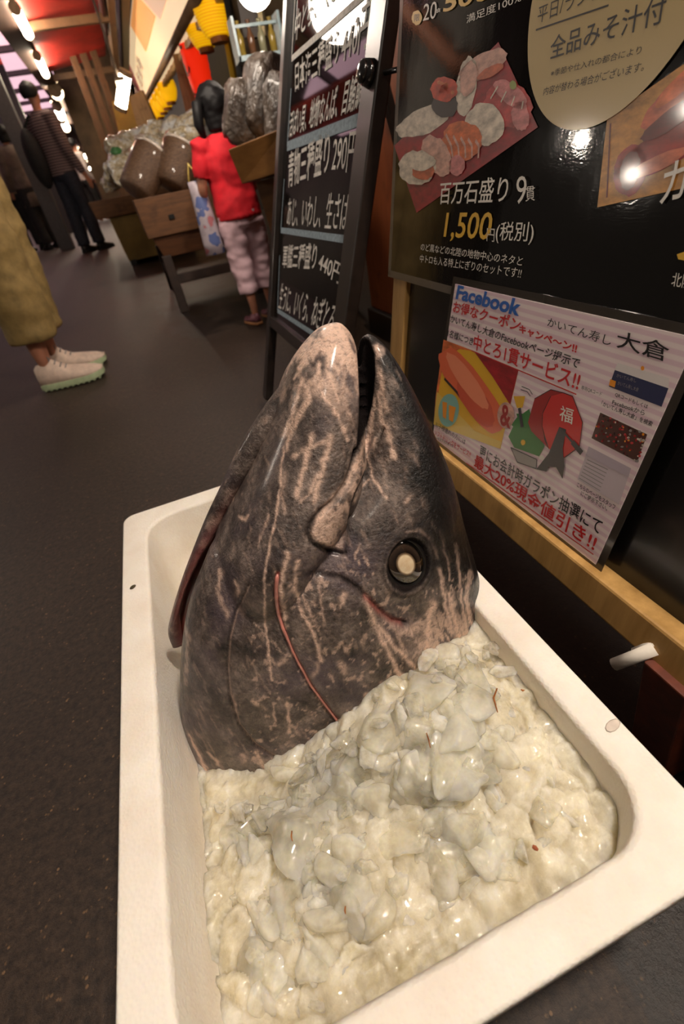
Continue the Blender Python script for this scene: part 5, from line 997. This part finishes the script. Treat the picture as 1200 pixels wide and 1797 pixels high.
def sneaker(root, heel_c, L_, mats, lace=True):
    """low shoe pointing along +y; heel_c is the point under the ankle"""
    o0 = V3(heel_c) - V3((0, L_ * .24, 0)); W = L_ * .185; up_, so_, la_ = mats
    w = lambda t: W * (.72 + .55 * math.sin(min(1, t * 1.15) * math.pi * .62)) * (1 - max(0, (t - .72) / .28) ** 2.4 * .62) * (1 - max(0, (.1 - t) / .1) ** 2 * .35)
    ts = [0, .015, .05, .12, .2, .3, .4, .5, .6, .7, .8, .88, .94, .98, 1.0]
    def top(t): return L_ * (.34 + t if t < .06 else .40 if t < .14 else .40 + (t - .14) * .25 if t < .3 else .44 - (t - .3) * .95 if t < .46 else .288 - (t - .46) * .22 if t < .8 else .213 - (t - .8) ** 2 * 2.2)
    sm = MB(); rg = []
    for t in ts:
        hh = L_ * .105 * (1 if .03 < t < .97 else .8); lift = max(0, t - .75) ** 2 * L_ * .5; n_ = 8; ring = []
        for sx in (-1, 1): pass
        x_ = w(t) * 1.06 * (1 if 0 < t < 1 else .85); ring = [o0 + V3((sx * x_, t * L_, z + lift)) for sx, z in ((-1, .004), (-1.0, hh * .5), (-.97, hh), (.97, hh), (1.0, hh * .5), (1, .004))]; rg.append(ring)
    sm.rings(rg, 0, True)
    sh = MB(); rg = []
    for t in ts:
        lift = max(0, t - .75) ** 2 * L_ * .5; b0 = L_ * .095 + lift; tp = max(b0 + .01, top(t)); x_ = w(t); ring = []
        for k in range(13):
            a_ = math.pi * k / 12; ring.append(o0 + V3((x_ * math.copysign(abs(math.cos(a_)) ** .75, math.cos(a_)) * (1 - .35 * math.sin(a_) ** 3 * (1 if t < .5 else .3)), t * L_ * .985 + .004, b0 + (tp - b0) * math.sin(a_) ** .8)))
        rg.append(ring)
    sh.rings(rg, 0, True); u = sh.build('shoe', up_, root, True); s_ = sm.build('sole', so_, u, bevel=.003)
    tr_ = MB()
    for k in range(11): tr_.box(o0 + V3((0, L_ * (.06 + k * .085), .004)), (w(.06 + k * .085) * 2.02, L_ * .03, .008))
    tr_.build('tread', so_, u)
    la = MB()
    for k in range(4): t = .30 + k * .06; z = top(t) + L_ * .004; la.tube([o0 + V3((-w(t) * .5, t * L_, z - .004)), o0 + V3((0, t * L_ + .004, z + .004)), o0 + V3((w(t) * .5, t * L_, z - .004))], L_ * .011, 6)
    t = .28; z = top(t) + L_ * .01
    for sx in (-1, 1): la.tube([o0 + V3((0, t * L_, z)), o0 + V3((sx * L_ * .06, t * L_ + .004, z + L_ * .05)), o0 + V3((sx * L_ * .10, t * L_ + .01, z + .005)), o0 + V3((sx * .01, t * L_, z))], L_ * .010, 6)
    if lace: la.build('laces', la_, u, True)
KHA = P('khaki_cotton', srgb(140, 116, 68), .8, .14, 26, .25, bdist=.006); SNK = (P('sneaker_cream', srgb(214, 190, 172), .6, .08, 40, .1), P('sole_mint', srgb(176, 190, 150), .6, .08, 20), P('lace_grey', srgb(140, 132, 130), .7))
# person in khaki trousers, standing at the left edge of the photograph, facing right
nf, ff_ = ground(120, 680), ground(112, 632)
nf = V3((-.50, 2.29, gz(2.29))); 
person('person in rolled khaki trousers and pale sneakers standing at the left edge', (-.535, 2.43, gz(2.43)), -math.pi / 2, 1.70, P('shirt_grey', srgb(120, 116, 110), .8, .1, 20), KHA, 'short', .5, .115, 1.0, None, 0, .50, arms=((.15, .03, .64, .05, .15, .74), (.15, .03, .64, .05, .15, .74)), stride=.0, shoe=SNK, wide=1.2, swr=.015, legw=1.2)
# man in the striped top, seen from behind and to the left
def stripes2():
    m, nt, b, N, L = new_mat('striped_knit'); tc = N.new('ShaderNodeTexCoord'); w_ = N.new('ShaderNodeTexWave'); w_.bands_direction = 'Z'; w_.inputs['Scale'].default_value = 12; L.new(tc.outputs['Object'], w_.inputs['Vector']); r = ramp(nt, w_.outputs['Fac'], [(.4, srgb(60, 42, 44)), (.6, srgb(128, 106, 104))]); L.new(r.outputs[0], b.inputs['Base Color']); b.inputs['Roughness'].default_value = .85; return m
DEN = P('dark_denim', srgb(30, 32, 44), .8, .2, 30); BKC = P('black_cloth', srgb(22, 19, 20), .85, .25, 20); BSH = (P('shoe_black', srgb(20, 18, 18), .4), P('sole_black', srgb(14, 13, 13), .6), P('lace_black', srgb(18, 17, 17), .7))
mp_ = ground(168, 440)
man = person('man in striped top and dark jeans with a black shoulder bag watching the stalls', mp_, -.75, 1.74, stripes2(), DEN, 'short', 1.0, .05, 1.0, shoe=BSH, stride=.03, top_len=.48, wide=1.0)
bag = empty('shoulder_bag', man.location + V3((-.22, -.02, .95))); tag(bag, 'black shoulder bag hanging on the back of the man in stripes', 'bag')
mb = MB(); mb.ball((0, 0, .08), (.11, .15, .30), 16, 12); mb.build('bag_body', BKC, bag, True); mb = MB(); mb.tube([(0, 0, .36), (.10, .03, .48), (.2, .05, .36)], .018, 8); mb.build('strap', BKC, bag, True)
stick = MB(); a, b = at_y(138, 318, 8.3), at_y(152, 412, 8.3); stick.tube([a, b], .016, 8); tag(stick.build('umbrella', P('umbrella_pale', srgb(150, 140, 138), .5), smooth=True), 'closed pale umbrella held beside the man in stripes', 'umbrella')
# child in red
cp = ground(455, 562)
RDT = P('red_shirt', srgb(206, 20, 36), .8, .12, 14, .1); LIL = P('lilac_cotton', srgb(204, 170, 178), .7, .1, 14, .2, bdist=.006); SAN = (P('sandal_purple', srgb(96, 52, 62), .5, .3, 30), P('sandal_sole', srgb(150, 100, 60), .6), P('sandal_strap', srgb(130, 120, 70), .6))
cp = ground(466, 562)
child = person('child in red shirt and lilac cropped trousers standing at the stall, seen from behind', cp, .25, .895, RDT, LIL, 'long', .42, .165, 1.26, None, 0, .50, arms=((.150, .02, .63, .11, .13, .58), (.150, .02, .63, .11, .13, .58)), shoe=SAN, wide=1.2, stride=.015, wr=.008, legw=1.2, swr=.009)
mb = MB(); mb.tube([V3((-.050, -.02, .85)), V3((-.080, -.035, .84)), V3((-.092, -.03, .78)), V3((-.075, -.02, .72))], [.012, .022, .020, .006], 10); mb.build('pigtail', HAIR, child, True)
def carrier():
    m, nt, b, N, L = new_mat('printed_carrier_bag'); n = tex(nt, 16, 2, .5); r = ramp(nt, n.outputs['Fac'], [(.36, srgb(96, 110, 160)), (.43, srgb(180, 168, 176)), (.56, srgb(170, 158, 166)), (.62, srgb(176, 110, 116)), (.7, srgb(180, 160, 90))]); r.color_ramp.interpolation = 'CONSTANT'; L.new(r.outputs[0], b.inputs['Base Color']); b.inputs['Roughness'].default_value = .4; return m
c0 = at_y(364, 393, cp.y + .02); e_ = empty('carrier_bag', c0); tag(e_, 'white printed carrier bag with coloured pattern hanging at the side of the child', 'bag')
mb = MB(); rg = []
for i in range(7):
    t = i / 6; rg.append([V3(((.034 + .012 * t) * math.cos(k * .3927), (.028 + .01 * math.sin(t * 3.14)) * math.sin(k * .3927), .16 - t * .28)) for k in range(16)])
mb.rings(rg, 0, True); mb.build('bag_body', carrier(), e_, True); mb = MB(); mb.tube([(-.03, 0, .15), (-.01, 0, .22), (.03, 0, .15)], .005, 6); mb.build('handle', P('bag_handle', srgb(206, 180, 90), .5), e_, True)
# shoppers farther off, on the left
for i, (qx, H_, rz, top, tro, hr, sk, lab) in enumerate((((96, 436), 1.60, .5, P('coat_grey', srgb(92, 78, 70), .9, .15, 14), BKC, 'long', P('coat_grey', srgb(92, 78, 70), .9, .15, 14), 'woman in long grey brown coat and black leggings walking away on the left'),
                                                   ((66, 440), 1.52, -.3, P('top_cream', srgb(150, 130, 108), .9, .15, 14), BKC, 'long', None, 'woman in pale top at the left behind the khaki trousers'),
                                                   ((122, 405), 1.55, .9, P('top_orange', srgb(214, 116, 36), .8, .15, 14), BKC, 'short', None, 'person in orange top walking between the shoppers'),
                                                   ((160, 386), 1.62, 1.2, P('top_salmon', srgb(214, 110, 90), .8, .15, 14), P('trousers_pale', srgb(170, 130, 104), .8), 'short', None, 'distant person in salmon top beyond the striped man'),
                                                   ((180, 388), 1.66, -1.0, P('top_white', srgb(170, 156, 150), .8, .15, 14), BKC, 'short', None, 'distant person in pale top near the far crate'))):
    person(lab, ground(*qx), rz, H_, top, tro, hr, .9, .05, 1.0, None, 0, .5, shoe=BSH if i < 3 else None, detail=1, skirt=sk, stride=.03, wide=1.05)

# ================================================================== SMALL SCRAPS
STRAW = P('dried_straw', srgb(150, 86, 30), .6, .2, 50)
def scrap(p0, p1, p2, z, lab, r=.0007, m=STRAW):
    mb = MB(); pts = [at_z(*p_, z) for p_ in (p0, p1, p2)]; mb.tube(pts, [r * .7, r, r * .5], 6); tag(mb.build('straw_scrap', m, smooth=True), lab, 'scrap')
scrap((872, 1208), (866, 1225), (873, 1250), .205, 'curved orange straw scrap on the ice near the right wall', .0009); scrap((748, 1286), (752, 1298), (755, 1312), .205, 'thin orange straw scrap on the ice below the fish eye'); scrap((512, 1458), (511, 1468), (513, 1476), .172, 'short brown straw scrap on the ice at the left')
scrap((606, 1590), (605, 1598), (606, 1604), .170, 'tiny dark scrap on the ice near the front'); scrap((934, 1485), (939, 1488), (944, 1492), .186, 'reddish flat scrap on the ice near the right corner', .0018, P('scrap_red', srgb(160, 84, 50), .6)); scrap((914, 1210), (917, 1212), (920, 1211), .203, 'tiny orange scrap beside the right inner wall', .001)
mb = MB(); c = at_z(233, 1030, ZR + .001); mb.ball(c, (.0045, .003, .0016), 10, 6, R=Matrix.Rotation(.6, 3, 'Z')); tag(mb.build('leaf_scrap', P('scrap_olive', srgb(80, 66, 30), .6, .3, 60), smooth=True), 'small dark olive scrap on the left rim of the box', 'scrap')
mb = MB(); c = at_z(1075, 1273, ZR + .0004); mb.ball(c, (.008, .004, .0006), 10, 6, R=Matrix.Rotation(.2, 3, 'Z')); tag(mb.build('smudge', P('smudge_grey', srgb(222, 208, 194), .7), smooth=True), 'faint grey smudge on the right rim of the box', 'smudge')
